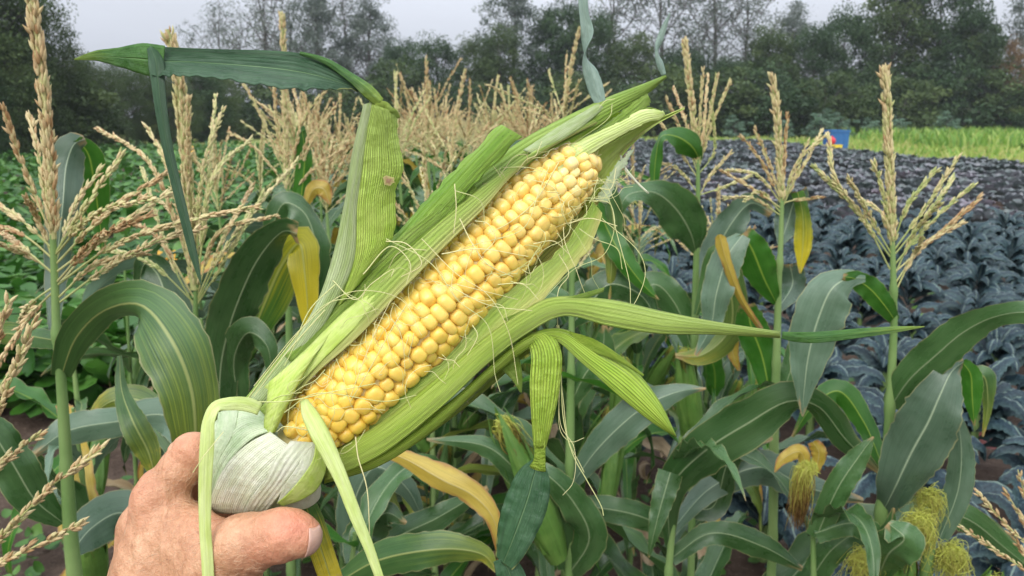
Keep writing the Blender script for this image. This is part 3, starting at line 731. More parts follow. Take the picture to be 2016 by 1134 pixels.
traced_plant('b', 1.05, [(386, 560), (385, 680), (392, 800), (398, 950), (402, 1134)],
    'corn plant behind the folded hanging husk blade with a pale bundled tassel spike',
    leaves=[('leaf', [(430, 800, 60, 0, 0), (438, 700, 84, 0, 0), (470, 590, 88, 10, -.02), (515, 500, 84, 25, -.04), (560, 455, 60, 40, -.05), (585, 460, 46, 20, -.06)], dict(fold=-.1)),
            ('leaf_ytip', [(485, 690, 30, 0, .04), (520, 600, 84, 0, .04), (556, 520, 92, 10, .02), (588, 480, 70, 20, .0), (600, 540, 56, 0, -.01), (606, 620, 30, 0, -.01), (604, 660, 3, 0, -.01)], dict(fold=-.1)),
            ('leaf', [(470, 800, 40, 0, .02), (462, 700, 62, 0, .0), (490, 655, 60, 20, -.02), (525, 680, 40, 10, -.03), (535, 760, 5, 0, -.03)], {}),
            ('leaf', [(385, 760, 40, 0, .04), (340, 640, 90, 0, .06), (310, 540, 70, 0, .1), (285, 520, 40, 0, .1), (270, 620, 5, 0, .1)], {}),
            ('leaf_pale', [(388, 900, 40, 0, .05), (330, 820, 70, 0, .1), (230, 830, 60, 0, .12), (130, 850, 60, 0, .12), (60, 900, 10, 0, .1)], {}),
            ('leaf_yellow', [(395, 980, 30, 0, .05), (330, 850, 50, 10, .1), (280, 790, 60, 20, .15), (220, 790, 50, 0, .15), (170, 830, 8, 0, .15)], {})],
    spike=[(329, 58), (345, 120), (356, 200), (366, 320), (374, 440), (384, 570)],
    branches=[[(386, 570), (370, 400), (352, 180, .03)], [(388, 560), (372, 400), (372, 190, -.03)], [(384, 560), (300, 330), (190, 252, .1)], [(385, 570), (330, 330), (285, 243, .05)], [(386, 540), (400, 330), (440, 212, .05)],
              [(388, 560), (420, 350), (498, 270, .1)], [(388, 580), (430, 460), (548, 424, -.02)], [(386, 560), (340, 420), (275, 385, .1)], [(388, 590), (440, 470), (500, 360, .1)], [(384, 590), (320, 480), (240, 430, .15)], [(386, 575), (405, 420), (425, 185, .12)],
              [(386, 600), (300, 520), (190, 490, .1)], [(388, 600), (450, 500), (520, 380, .05)], [(386, 610), (340, 520), (280, 330, .12)], [(386, 600), (455, 470), (590, 310, .15)]],
    tone=.40, spk=1.7)
traced_plant('c', 1.6, [(566, 330), (566, 480), (570, 700), (572, 900), (574, 1134)],
    'corn plant with a tall thin tassel spike rising behind the dark horizontal husk blade',
    leaves=[('leaf_backlit', [(580, 560, 14, 0, 0), (590, 420, 34, 0, 0), (600, 300, 30, 20, 0), (592, 250, 20, 30, 0), (583, 330, 14, 0, 0)], {}),
            ('leaf_gold', [(600, 410, 8, 0, -.05), (618, 372, 30, 0, -.05), (636, 372, 34, 0, -.05), (650, 402, 5, 0, -.05)], {}), ('leaf', [(600, 640, 30, 0, 0), (625, 520, 52, 0, -.1), (600, 420, 60, 30, -.1), (560, 400, 50, 10, -.1), (530, 470, 30, 0, -.1), (520, 540, 4, 0, -.1)], {})],
    spike=[(555, 25), (558, 100), (560, 190), (563, 290), (566, 380)],
    branches=[[(566, 350), (600, 230), (643, 175)], [(566, 360), (520, 240), (480, 165)], [(566, 370), (610, 250), (590, 150)], [(566, 340), (540, 230), (505, 200)], [(566, 380), (620, 270), (660, 210)], [(566, 370), (500, 290), (450, 260)], [(566, 365), (545, 250), (540, 160)], [(566, 360), (590, 240), (570, 150, .1)], [(566, 390), (620, 330), (680, 290)]],
    more=[(.62, 3, 'leaf', .3, .95), (.54, 5, 'leaf', 3.4, .95), (.46, 7, 'leaf_yellow', 0, .9)], tone=.5)

traced_plant('d', 1.35, [(1374, 300), (1374, 400), (1371, 500), (1368, 640), (1364, 800), (1360, 1134)],
    'corn plant right of the pointed husk tip with a narrow upright tassel',
    leaves=[('leaf_backlit', [(1379, 318, 8, 0, 0), (1362, 288, 50, 10, -.02), (1330, 268, 44, 30, -.04), (1303, 268, 28, 60, -.05), (1290, 320, 24, 20, -.05), (1288, 420, 4, 0, -.05)], {}),
            ('leaf', [(1372, 502, 8, 0, 0), (1358, 455, 74, 0, -.03), (1325, 405, 84, 10, -.06), (1285, 378, 50, 30, -.1), (1235, 385, 40, 30, -.13), (1215, 430, 6, 0, -.13)], dict(fold=-.1)),
            ('leaf_pale', [(1375, 600, 20, 0, 0), (1400, 520, 60, 0, .03), (1440, 440, 60, 0, .03), (1480, 400, 40, 30, .03), (1520, 420, 20, 0, .03)], {}),
            ('leaf', [(1366, 700, 20, 0, 0), (1330, 600, 60, 0, 0), (1290, 560, 60, 20, 0), (1240, 590, 40, 0, 0), (1200, 650, 4, 0, 0)], {}),
            ('leaf_yellow', [(1370, 620, 10, 0, -.05), (1390, 560, 30, 0, -.05), (1415, 500, 46, 0, -.06), (1440, 640, 60, 0, -.05), (1380, 700, 40, 0, -.05), (1330, 700, 8, 0, -.05)], {})],
    spike=[(1347, 78), (1356, 150), (1364, 220), (1371, 320)],
    branches=[[(1373, 330), (1378, 240), (1384, 135)], [(1373, 330), (1395, 240), (1412, 148)], [(1373, 340), (1400, 250), (1438, 158)], [(1373, 330), (1350, 240), (1325, 170, .1)], [(1374, 345), (1405, 300), (1400, 200)], [(1373, 350), (1340, 300), (1295, 235)], [(1373, 350), (1385, 250), (1394, 145, .1)], [(1373, 340), (1355, 290), (1310, 190)],
              [(1374, 390), (1400, 345), (1440, 300)], [(1374, 380), (1330, 330), (1290, 320)], [(1374, 385), (1420, 370), (1480, 345, .05)]],
    ears=[(1366, 880, -.02, (0, -.3, .3), .9, 0)], more=[(.5, 2, 'leaf', .3, .9), (.42, 6, 'leaf_yellow', 3.2, .9), (.33, 9, 'leaf', .8, .9)], r0=.0075, tone=.5, bs=.85)
traced_plant('e', 1.2, [(1540, 385), (1537, 480), (1533, 560), (1529, 700), (1524, 850), (1518, 1134)],
    'corn plant with an open tassel left of the blue bin, yellow leaf at its collar',
    leaves=[('leaf_pale', [(1536, 482, 10, 0, 0), (1550, 440, 50, 0, .02), (1562, 400, 56, 10, .02), (1572, 378, 40, 40, .0)], {}),
            ('leaf_ytip', [(1570, 378, 24, 0, 0), (1580, 420, 26, 0, 0), (1581, 480, 34, 0, 0), (1575, 538, 4, 0, 0)], dict(fold=-.1)),
            ('leaf_backlit', [(1530, 600, 12, 0, 0), (1505, 550, 60, 0, -.03), (1480, 490, 62, 0, -.05), (1462, 460, 40, 0, -.05)], {}),
            ('leaf_pale', [(1530, 610, 16, 0, 0), (1560, 560, 50, 0, .05), (1555, 520, 40, 0, .05)], {}),
            ('leaf_pale', [(1462, 462, 34, 30, -.05), (1435, 500, 60, 10, -.06), (1410, 580, 60, 0, -.07), (1400, 640, 36, 0, -.07), (1370, 700, 8, 0, -.07)], {}),
            ('leaf_gold', [(1416, 462, 6, 0, -.08), (1418, 470, 20, 0, -.08), (1432, 520, 20, 0, -.08), (1460, 590, 14, 0, -.07), (1500, 650, 10, 0, -.04)], dict(fold=-.4)),
            ('leaf_backlit', [(1520, 800, 20, 0, 0), (1500, 700, 56, 0, .02), (1478, 640, 60, 0, .02), (1470, 600, 30, 0, .02)], {}),
            ('leaf_gold', [(1448, 640, 20, 0, .1), (1442, 690, 24, 0, .1), (1455, 730, 6, 0, .1)], {}),
            ('leaf', [(1522, 830, 20, 0, 0), (1560, 720, 40, 0, .02), (1590, 640, 40, 0, .03), (1620, 580, 20, 0, .03)], {})],
    spike=[(1521, 148), (1529, 220), (1534, 300), (1540, 400)],
    branches=[[(1540, 390), (1545, 300), (1550, 222)], [(1541, 400), (1570, 320), (1628, 265)], [(1540, 400), (1500, 320), (1457, 266)], [(1540, 395), (1510, 310), (1485, 252)], [(1541, 395), (1580, 330), (1618, 255, .05)], [(1538, 410), (1480, 370), (1420, 335)],
              [(1538, 400), (1490, 345), (1430, 335, .05)], [(1540, 410), (1565, 350), (1590, 275)], [(1538, 425), (1480, 390), (1425, 390)], [(1542, 400), (1560, 395), (1620, 388, -.04)], [(1538, 420), (1500, 380), (1465, 395, -.05)]],
    more=[(.45, 1, 'leaf', .3, .9), (.38, 4, 'leaf_pale', 3.2, .9)], r0=.0082, tone=.55, bs=.82)
traced_plant('f', 1.0, [(1757, 470), (1759, 560), (1760, 632), (1754, 760), (1746, 900), (1736, 1000), (1722, 1134)],
    'corn plant right of the blue bin with tall brown tassel spike and broad leaves',
    leaves=[('leaf_backlit', [(1764, 634, 20, 0, 0), (1742, 602, 40, 0, -.02), (1712, 568, 46, 0, -.03), (1680, 548, 30, 0, -.045), (1660, 545, 12, 0, -.05)], dict(fold=-.12)), ('leaf_pale', [(1704, 548, 14, 0, -.04), (1672, 548, 44, 10, -.045), (1640, 566, 84, 10, -.05), (1612, 625, 96, 0, -.05), (1592, 700, 76, 0, -.05), (1583, 770, 34, 0, -.05), (1580, 820, 3, 0, -.05)], dict(fold=-.10)),
            ('leaf', [(1753, 802, 34, 0, 0), (1790, 748, 66, 0, -.03), (1842, 700, 72, 0, -.06), (1900, 652, 66, 10, -.09), (1965, 622, 46, 20, -.12), (2040, 618, 44, 0, -.15), (2140, 680, 6, 0, -.18)], dict(fold=-.14)),
            ('leaf_pale', [(1737, 1010, 26, 0, 0), (1762, 960, 76, 0, -.04), (1795, 890, 112, 0, -.06), (1828, 830, 108, 0, -.07), (1852, 775, 84, 0, -.07), (1875, 730, 44, 20, -.06), (1898, 712, 24, 50, -.05)], dict(fold=-.12, wave=.07, wfreq=3)),
            ('leaf_backlit', [(1893, 712, 20, 0, -.05), (1910, 735, 36, 0, -.05), (1914, 780, 36, 0, -.05), (1918, 838, 3, 0, -.05)], {}),
            ('leaf_pale', [(1850, 1060, 30, 0, .0), (1885, 970, 50, 0, -.0), (1893, 900, 44, 0, 0), (1888, 840, 26, 0, 0), (1878, 800, 4, 0, 0)], {}),
            ('leaf_yellow', [(1900, 760, 12, 0, .2), (1935, 740, 40, 0, .2), (1945, 790, 20, 0, .2), (1935, 860, 3, 0, .2)], {}),
            ('leaf', [(1730, 1134, 40, 0, -.05), (1750, 1090, 80, 0, -.1), (1780, 1060, 70, 0, -.12), (1748, 1030, 20, 0, -.1)], {}),
            ('leaf', [(1600, 1134, 50, 0, .02), (1640, 1080, 56, 0, .0), (1700, 1045, 56, 0, .0), (1760, 1060, 10, 0, .0)], {}),
            ('leaf_backlit', [(1742, 930, 20, 0, .04), (1700, 830, 40, 0, .08), (1650, 770, 50, 0, .1), (1600, 800, 30, 0, .1), (1560, 860, 5, 0, .1)], {}),
            ('leaf', [(1735, 1040, 20, 0, 0), (1820, 1010, 50, 0, .05), (1900, 1020, 56, 0, .08), (1980, 1080, 40, 0, .1), (2040, 1130, 6, 0, .1)], {})],
    spike=[(1741, 132), (1746, 200), (1748, 280), (1754, 380), (1757, 482)],
    branches=[[(1752, 505), (1690, 420), (1602, 327)], [(1752, 530), (1700, 430), (1645, 355), (1630, 262, .02)], [(1755, 470), (1740, 390), (1720, 318)], [(1761, 470), (1790, 400), (1842, 335)], [(1762, 490), (1820, 410), (1887, 308)], [(1762, 500), (1820, 430), (1880, 345, .04)],
              [(1762, 520), (1830, 440), (1918, 362)], [(1762, 535), (1850, 460), (1930, 388)], [(1762, 575), (1810, 490), (1898, 437)], [(1755, 500), (1720, 440), (1670, 350, -.03)], [(1762, 540), (1800, 460), (1850, 400, -.04)], [(1755, 480), (1735, 420), (1690, 390, .05)], [(1761, 560), (1800, 500), (1815, 470, -.05)]],
    r0=.0092, tone=.22, bs=.95)
traced_plant('h', 1.15, [(1128, 470), (1126, 600), (1124, 760), (1122, 900), (1120, 1134)],
    'corn plant directly behind the hanging husk leaf, with a thin bare stalk',
    leaves=[('leaf_yellow', [(1168, 372, 16, 0, 0), (1190, 378, 40, 20, 0), (1206, 420, 40, 0, 0), (1205, 500, 30, 0, 0), (1200, 590, 4, 0, 0)], {}),
            ('leaf_backlit', [(1172, 390, 10, 0, .0), (1195, 450, 44, 0, 0), (1235, 520, 40, 0, -.02), (1275, 570, 20, 0, -.02), (1297, 590, 2, 0, -.02)], {}),
            ('leaf', [(1124, 640, 20, 0, 0), (1160, 600, 60, 0, 0), (1200, 560, 64, 0, 0), (1260, 580, 50, 0, 0), (1300, 640, 5, 0, 0)], {}),
            ('leaf', [(1122, 800, 20, 0, 0), (1150, 740, 56, 0, 0), (1185, 690, 50, 0, 0), (1190, 640, 10, 0, 0)], {}),
            ('leaf_pale', [(1122, 960, 20, 0, 0), (1180, 880, 60, 0, -.03), (1270, 800, 66, 0, -.05), (1340, 770, 30, 0, -.05), (1390, 765, 4, 0, -.05)], dict(fold=-.1)),
            ('leaf', [(1118, 1120, 40, 0, 0), (1090, 1010, 66, 0, -.03), (1020, 930, 56, 0, -.05), (960, 880, 40, 0, -.05), (840, 865, 5, 0, -.05)], {}),
            ('leaf', [(1118, 1134, 40, 0, 0), (1160, 1060, 70, 0, -.04), (1130, 990, 60, 0, -.05), (1070, 930, 40, 0, -.05), (1000, 900, 6, 0, 0)], {})],
    ears=[(1100, 1100, -.03, (0, -.5, 0), 1.2, 0), (1190, 1010, .3, (0, .2, 1), .8, 1), (1215, 870, .35, (0, -.1, 0), .85, 0)], r0=.0075, more=[(.7, 2, 'leaf', 2.8, .8)])
traced_plant('g', 1.1, [(1340, 860), (1330, 960), (1322, 1060), (1316, 1134)],
    'leafy corn stalk under the split husk strip with one big arching leaf reaching right',
    leaves=[('leaf', [(1318, 1080, 16, 0, 0), (1322, 960, 60, 0, -.02), (1385, 890, 88, 0, -.05), (1470, 835, 96, 10, -.08), (1555, 790, 74, 30, -.10), (1610, 800, 56, 30, -.10), (1665, 865, 50, 0, -.08), (1742, 940, 3, 0, -.05)], dict(fold=-.13, wave=.05)),
            ('leaf', [(1320, 930, 50, 0, -.05), (1300, 1000, 40, 0, -.07), (1285, 1060, 18, 0, -.08), (1277, 1098, 3, 0, -.08)], {}),
            ('leaf_pale', [(1325, 1040, 20, 0, 0), (1400, 960, 50, 0, .05), (1500, 920, 70, 0, .05), (1590, 960, 60, 0, .05), (1700, 985, 10, 0, .05)], {}),
            ('leaf', [(1320, 1100, 30, 0, 0), (1400, 1050, 44, 0, .0), (1500, 1075, 50, 0, 0), (1580, 1120, 10, 0, 0)], {}),
            ('leaf', [(1322, 1050, 30, 0, .1), (1270, 1020, 50, 0, .1), (1180, 1000, 50, 0, .1), (1060, 1000, 10, 0, .1)], {}),
            ('leaf', [(1330, 990, 20, 0, .05), (1400, 1000, 50, 0, .05), (1440, 900, 40, 0, .05), (1520, 860, 10, 0, .05)], {})], r0=.008, more=[(.5, 4, 'leaf', 1.5, .8), (.97, 2, 'leaf', .4, .5), (.99, 6, 'leaf_backlit', 3.3, .45), (.95, 9, 'leaf', 4.7, .55)])
rt = traced_plant('i', 1.0, [(1600, 1020), (1602, 1134), (1604, 1200)],
    'short corn stalk at bottom right carrying a green ear with long brown hanging silk',
    leaves=[('leaf', [(1604, 1050, 40, 0, -.02), (1680, 1030, 50, 0, -.04), (1740, 1060, 40, 0, -.05), (1760, 1000, 4, 0, -.05)], {}),
            ('leaf', [(1606, 1060, 40, 0, -.02), (1650, 960, 50, 0, -.03), (1690, 900, 40, 0, -.03), (1720, 860, 4, 0, -.03)], {}),
            ('leaf_gold', [(1590, 930, 14, 0, .02), (1575, 890, 30, 0, .02), (1540, 905, 20, 0, .02), (1525, 930, 3, 0, .02)], {}),
            ('leaf_gold', [(1605, 930, 14, 0, .02), (1612, 890, 30, 0, .02), (1600, 870, 20, 0, .02)], {})], r0=.010, more=[(.97, 3, 'leaf', 2.4, .45), (.98, 7, 'leaf', 5.2, .45)])
def free_silk(root, px, py, Y, n, L, droop, spread, dirv, tone0, tone1, name='silk', r=.0005):
    mb = MB(); q = Q(px, py, Y)
    silk_tuft_mb(mb, q, n, L, droop, spread, dirv, r, tone0, tone1)
    return reparent_world(mb.build(name, G['silk_tuft']), root)
free_silk(rt, 1597, 925, .99, 300, .105, 1.1, .22, (-.5, 0, .5), -.1, 1.0, r=.00055)
rb = empty('corn_plant', tuple(Q(1815, 1200, .95) * [1, 1, 0]), 'low corn plant at the bottom right with fluffy fresh yellow silk tufts', 'corn plant')
mbq = MB(); tube(mbq, cr([Q(1830, 1060, .95), Q(1822, 1134, .95), np.array([Q(1815, 1200, .95)[0], .95, 0])], 20), .009, 8)
reparent_world(mbq.build('stalk', G['stalk']), rb)
for (a, b, Y, n, L) in ((1808, 1035, .92, 210, .042), (1870, 1095, .94, 190, .042), (1828, 985, .98, 120, .038), (1700, 1105, .95, 110, .04)):
    mbq = MB(); silk_ball_mb(mbq, Q(a, b, Y), int(n * 1.3), L * .42, r=.0004, tone0=-.15, tone1=.55); silk_tuft_mb(mbq, Q(a, b, Y) + [0, 0, L * .2], n, L * 1.1, 1.0, .8, (.3, -.3, .4), .0004, -.1, .5); reparent_world(mbq.build('silk', G['silk_tuft']), rb)
for k_, (a, b, t_) in enumerate((((1808, 1050), (1780, 1150), -.1), ((1870, 1110), (1880, 1200), .1), ((1700, 1120), (1705, 1220), 0))):
    q = Q(*b, .95); add_ear(rb, (q[0] - rb.location[0], 0, q[2] - .12), (0, t_ * 1.5, 0), .8, k_ % 2)
# plant off the lower right corner: only its tassel reaches in
rk = empty('corn_plant', tuple(Q(2120, 1300, .75) * [1, 1, 0]), 'corn plant cut by the lower right corner with thin pinkish tassel branches', 'corn plant')
mbq = MB(); tube(mbq, cr([Q(2120, 1000, .75), Q(2125, 1200, .75), np.array([Q(2120, 1300, .75)[0], .75, 0])], 20), .008, 8)
reparent_world(mbq.build('stalk', G['stalk']), rk)
mbq = MB(); tassel_branch(mbq, cr([Q(2120, 1010, .75), Q(2125, 900, .75), Q(2130, 700, .75)], 16), .012, 2, .003, .05, .5)
tk_ = reparent_world(mbq.build('tassel', G['spike']), rk)
for b in [[(2110, 1180), (2000, 1110), (1888, 1032)], [(2110, 1120), (2010, 1060), (1922, 968)], [(2100, 1060), (2030, 1000), (2004, 925)], [(2110, 1130), (2040, 1060), (1978, 965)], [(2110, 1210), (2060, 1150), (1990, 1050)]]:
    mbq = MB(); tassel_branch(mbq, cr([Q(p[0], p[1], .75) for p in b], 18), .0080, 1.0, .0011, .15, .75, spread=.3)
    mbq.build('tassel_branch', G['spike'], tk_)
# yellow leaves beneath the hand
rl = traced_plant('j', .95, [(700, 1050), (690, 1134), (688, 1250)],
    'corn plant under the held ear with withering yellow edged leaves beside the thumb',
    leaves=[('leaf_gold', [(745, 884, 16, 0, -.06), (800, 905, 34, 10, -.08), (870, 945, 52, 20, -.10), (930, 975, 50, 20, -.11), (968, 1015, 34, 0, -.12), (985, 1080, 20, 0, -.12), (990, 1150, 8, 0, -.12)], dict(fold=-.25)),
            ('leaf_yellow', [(660, 1150, 30, 0, -.1), (740, 1105, 66, 0, -.12), (830, 1085, 72, 10, -.14), (905, 1082, 56, 20, -.14), (955, 1095, 34, 20, -.14), (978, 1125, 8, 0, -.14)], dict(fold=-.15)),
            ('leaf', [(700, 1110, 40, 0, 0), (720, 1050, 80, 0, .05), (760, 1010, 50, 0, .05), (800, 1030, 6, 0, .05)], {}),
            ('leaf', [(700, 1134, 40, 0, .1), (780, 1060, 60, 0, .1), (860, 1020, 50, 0, .1), (960, 960, 10, 0, .1)], {}),
            ('leaf_pale', [(690, 1100, 40, 0, .15), (700, 980, 70, 0, .15), (740, 920, 60, 0, .15), (800, 960, 40, 0, .15), (840, 1040, 6, 0, .15)], {})], r0=.008, more=[(.97, 5, 'leaf', 1.0, .5), (.98, 8, 'leaf_backlit', 4.0, .5)])

# ------------------------------------------------------------------ the corn rows behind
rows = [('leftmost', -.58, 2.15), ('second', -.30, 1.95), ('middle', .03, 1.65), ('third', .35, 1.6), ('rightmost', .70, 1.75)]
seed = 1000
for rn_, x0, y0 in rows:
    y = y0; k = 1
    while y < 21:
        seed += 1
        far = y > 7
        lab = f'{ordw(k)} corn plant back in the {rn_} row of the patch, behind the traced foreground stalks'
        lab = f'{ordw(k)} corn plant from the near end of the {rn_} row behind the ear'
        x = x0 - .108 * y + rng.normal(0, .04)
        H = rng.uniform(1.46, 1.66) if y > 4.5 else rng.uniform(1.54, 1.76) if y > 3 else rng.uniform(1.56, 1.74)
        if rn_ in ('middle', 'third') and 1.9 < y < 3.8: H = rng.uniform(1.70, 1.86)
        if rn_ == 'rightmost' and y < 3.8: H = rng.uniform(1.42, 1.58)
        if rn_ == 'third' and y < 1.9: H = 1.5
        corn_plant(x, y, H, seed, lab, nleaf=15 if y < 4.5 else 8 if not far else 6, ears=2 if y < 4 else 1 if y < 7 else 0, far=y > 6, zlo=.22 if y < 6 else .4)
        y += (.27 if y < 7 else .34 if y < 12 else .58) * rng.uniform(.85, 1.15); k += 1

k = 0
for x, y in ((-.80, 1.25), (-.98, 1.5), (-.74, 1.75), (-1.0, 2.0), (-1.25, 2.2), (-.8, 2.35), (-1.1, 2.6), (-1.4, 2.75), (-.75, 2.9), (-1.2, 3.1), (-1.6, 3.2), (-.95, 3.4)):
    k += 1
    corn_plant(x, y, rng.uniform(1.25, 1.42), 5000 + k, f'{ordw(k)} short leafy corn plant back along the squash edge, without tassel', 'short corn plants at the left edge', tassel=False, nleaf=9, ears=1, zlo=.15)
# squash flowers
G['flower'] = attr_mat('squash_flower', [(0, (.85, .38, .02)), (1, (.9, .5, .05))], rough=.5, trans=.3)
def flower(px, py, Y, label, s=.035):
    mb = MB(); th = np.arange(20) / 20 * 2 * np.pi
    V = []
    for rr, z in ((.12, -.6), (.25, 0), (.6, .45), (1.0, .6)):
        k = 1 + (.28 * np.cos(5 * th) if rr > .5 else 0)
        V.append(np.stack([np.cos(th) * rr * k, np.sin(th) * rr * k, np.full(20, z) - (.25 * (1 - np.cos(5 * th)) if rr > .9 else 0)], -1))
    mb.add(np.array(V) * s, gridf(4, 20, True), None, np.repeat([0, .2, .6, 1], 20))
    q = Q(px, py, Y)
    tube(mb, [[0, 0, -.6 * s], [.01, 0, -.15]], .003, 5, rn=0)
    o = mb.build('squash_flower', G['flower']); o.location = q; o.rotation_euler = (.6, .2, 0)
    tag(o, label, 'flower', 'orange flowers among the squash leaves')
flower(328, 516, 2.4, 'larger orange squash flower seen between the left corn tassel branches')
flower(190, 578, 2.6, 'small orange squash flower right of the far left corn stalk', .024)
flower(372, 298, 9, 'distant orange squash flower at the back of the squash leaves', .06)

# ------------------------------------------------------------------ kale
def kale_mat():
    m, t = newmat('kale_leaf')
    tc = N(t, 'ShaderNodeTexCoord'); uv = tc.outputs['UV']; oi = N(t, 'ShaderNodeObjectInfo')
    a = N(t, 'ShaderNodeAttribute'); a.attribute_name = 'rnd'
    n1 = noise(t, tc.outputs['Object'], 90, 4, .6)
    sp = N(t, 'ShaderNodeSeparateXYZ'); t.links.new(uv, sp.inputs[0])
    cu = math_(t, 'ABSOLUTE', math_(t, 'SUBTRACT', sp.outputs[0], .5))
    col = ramp(t, n1, [(.3, (.009, .023, .032)), (.5, (.013, .033, .046)), (.68, (.044, .086, .098))])  # bright end paints highlights into the leaf colour
    col = mix(t, math_(t, 'MULTIPLY', ramp(t, cu, [(.30, (0, 0, 0)), (.5, (1, 1, 1))]), .5), col, (.10, .175, .16))
    col = mix(t, math_(t, 'MULTIPLY', ramp(t, cu, [(.03, (1, 1, 1)), (.06, (0, 0, 0))]), .7), col, (.20, .28, .22))
    hsv = N(t, 'ShaderNodeHueSaturation'); t.links.new(col, hsv.inputs['Color']); t.links.new(math_(t, 'ADD', .55, math_(t, 'MULTIPLY', a.outputs['Fac'], .7)), hsv.inputs['Value'])
    finish(t, hsv.outputs[0], .5, n1, 1.0, .006, .05, spec=.4)
    return m
G['kale'] = kale_mat()
def kale_leaf(seed, L=.34, W=.085):
    r_ = np.random.RandomState(seed); n, m = 26, 9
    s = np.linspace(0, 1, n); ang = r_.uniform(.08, .35) + r_.uniform(2.0, 2.9) * s ** 2.4
    dr = np.stack([np.sin(ang), s * 0, np.cos(ang)], -1)
    c = np.r_[np.zeros((1, 3)), np.cumsum((dr[1:] + dr[:-1]) / 2, 0)] * L / (n - 1)
    T = unit(np.gradient(c, axis=0)); S = np.tile([0, 1.0, 0], (n, 1)); Nn = np.cross(T, S)
    wd = W * np.clip((s - .12) * 6, .12, 1) * (1 - s ** 3.5) ** .6 + .003
    mb = MB()
    t = np.linspace(-1, 1, m)
    bl = .07 * np.sin(s * 40 + 1)[:, None] * np.cos(t * 6)[None, :] + r_.normal(0, .05, (n, m)) + .55 * (t ** 2)[None, :]
    wob = 1 + .14 * np.sin(s * 60)[:, None] * (np.abs(t) > .8)[None]
    V = c[:, None] + S[:, None] * (t[None] * wob * wd[:, None] * .5)[..., None] - Nn[:, None] * (bl * wd[:, None])[..., None]
    mb.add(V, gridf(n, m), np.stack(np.broadcast_arrays((t[None] + 1) / 2, s[:, None]), -1), r_.uniform(.2, .8))
    return mb
KL = [kale_leaf(i, L=.40 + .035 * (i % 5)) for i in range(8)]
KLM = [k.mesh('leaf', G['kale']) for k in KL]
mb = MB(); tube(mb, [[0, 0, -.02], [.01, 0, .12], [0, 0, .30]], .018, 8); KSTEM = mb.mesh('stem', G['stalk'])
def kale_layout(seed):
    r_ = np.random.RandomState(seed); n = 26; out = []
    for i in range(n):
        f = i / n
        out.append((r_.randint(8), .10 + .22 * f, i * 2.4 + r_.normal(0, .25), .62 - .60 * f + r_.normal(0, .10), (1.05 - .5 * f) * r_.uniform(.85, 1.1)))
    return out
KLAY = [kale_layout(i) for i in range(4)]
def kale_full(k):
    mb = MB()
    for (li, z, a, tl, s) in KLAY[k]:
        M = np.array(Matrix.Rotation(a, 3, 'Z') @ Matrix.Rotation(tl, 3, 'Y'))
        src = KL[li]; mb.add(src.V[0] @ M.T * s + [0, 0, z], src.F[0], src.UV[0], src.Rn[0])
    return mb.mesh('kale_plant', G['kale'])
KFULL = [kale_full(k) for k in range(4)]
def cab_edge(x): return 10.8 - .42 * (x - 1.5)
kr = 0
for j in range(16):
    xr = 1.2 + .62 * j; k = 0; kr += 1
    y = 1.9 + .2 * (j % 2)
    while y < cab_edge(xr - .1 * y):
        x = xr - .108 * y + rng.normal(0, .04); yy = y + rng.normal(0, .05); y += .60
        if x > .72 * yy + .5: continue
        k += 1; q = rng.randint(4)
        lab = f'{ordw(k)} blue green kale plant back in the {ordw(kr)} kale row from the corn'
        s = rng.uniform(.85, 1.12)
        if yy < 5.5 and x < .71 * yy + .3:
            root = empty('kale_plant', (x, yy, 0), lab, 'kale plant', 'kale plants in rows right of the corn')
            root.rotation_euler = (0, 0, rng.uniform(0, 6.28))
            link('stem', KSTEM, root, scale=s)
            for (li, z, a, tl, ls) in KLAY[q]:
                link('leaf', KLM[li], root, (0, 0, z * s), (0, tl, a), ls * s)
        else:
            o = link('kale_plant', KFULL[q], None, (x, yy, 0), (0, 0, rng.uniform(0, 6.28)), s)
            tag(o, lab, 'kale plant', 'kale plants in rows right of the corn')

# ------------------------------------------------------------------ red cabbage
G['cabbage'] = attr_mat('cabbage_leaf', [(0, (.055, .085, .070)), (.35, (.11, .135, .132)), (.7, (.18, .18, .20)), (1, (.26, .19, .23))], rough=.42, bscale=40, bstr=.3, bdist=.004, objrand=.35, trans=.08, nscale=9, nmix=.35)
def cab_variant(seed, res=7, nl=13):
    r_ = np.random.RandomState(seed); mb = MB()
    for i in range(nl):
        f = i / nl; a = i * 2.4 + r_.normal(0, .2); L = (.34 - .12 * f) * r_.uniform(.85, 1.1); W = .26 - .08 * f
        el = 1.15 - .85 * f + r_.normal(0, .18)   # from vertical
        s = np.linspace(0, 1, res); t = np.linspace(-1, 1, res)
        ang = el - .5 + .9 * s
        dr = np.stack([np.sin(ang), s * 0, np.cos(ang)], -1); c = np.r_[np.zeros((1, 3)), np.cumsum((dr[1:] + dr[:-1]) / 2, 0)] * L / (res - 1)
        Nn = np.stack([-np.cos(ang), s * 0, np.sin(ang)], -1)
        wd = W * np.sin(np.pi * np.clip(s * .78 + .10, 0, 1)) ** .7
        V = c[:, None] + np.array([0, 1.0, 0]) * (t[None] * wd[:, None] * .5)[..., None] + Nn[:, None] * ((t ** 2 * .28)[None] * wd[:, None] + r_.normal(0, .008, (res, res)))[..., None]
        M = np.array(Matrix.Rotation(a, 3, 'Z'))
        mb.add(V.reshape(-1, 3) @ M.T + [0, 0, .05 + .06 * f], gridf(res, res), None, np.clip(r_.uniform(.1, .9) + np.zeros(res * res), 0, 1))
    th = np.arange(10) / 10 * 6.283; ph = np.linspace(.3, 3, 7)
    V = np.stack([np.sin(ph)[:, None] * np.cos(th), np.sin(ph)[:, None] * np.sin(th), np.broadcast_to(np.cos(ph)[:, None], (7, 10))], -1) * .085 + [0, 0, .20]
    mb.add(V, gridf(7, 10, True), None, .6)
    return mb
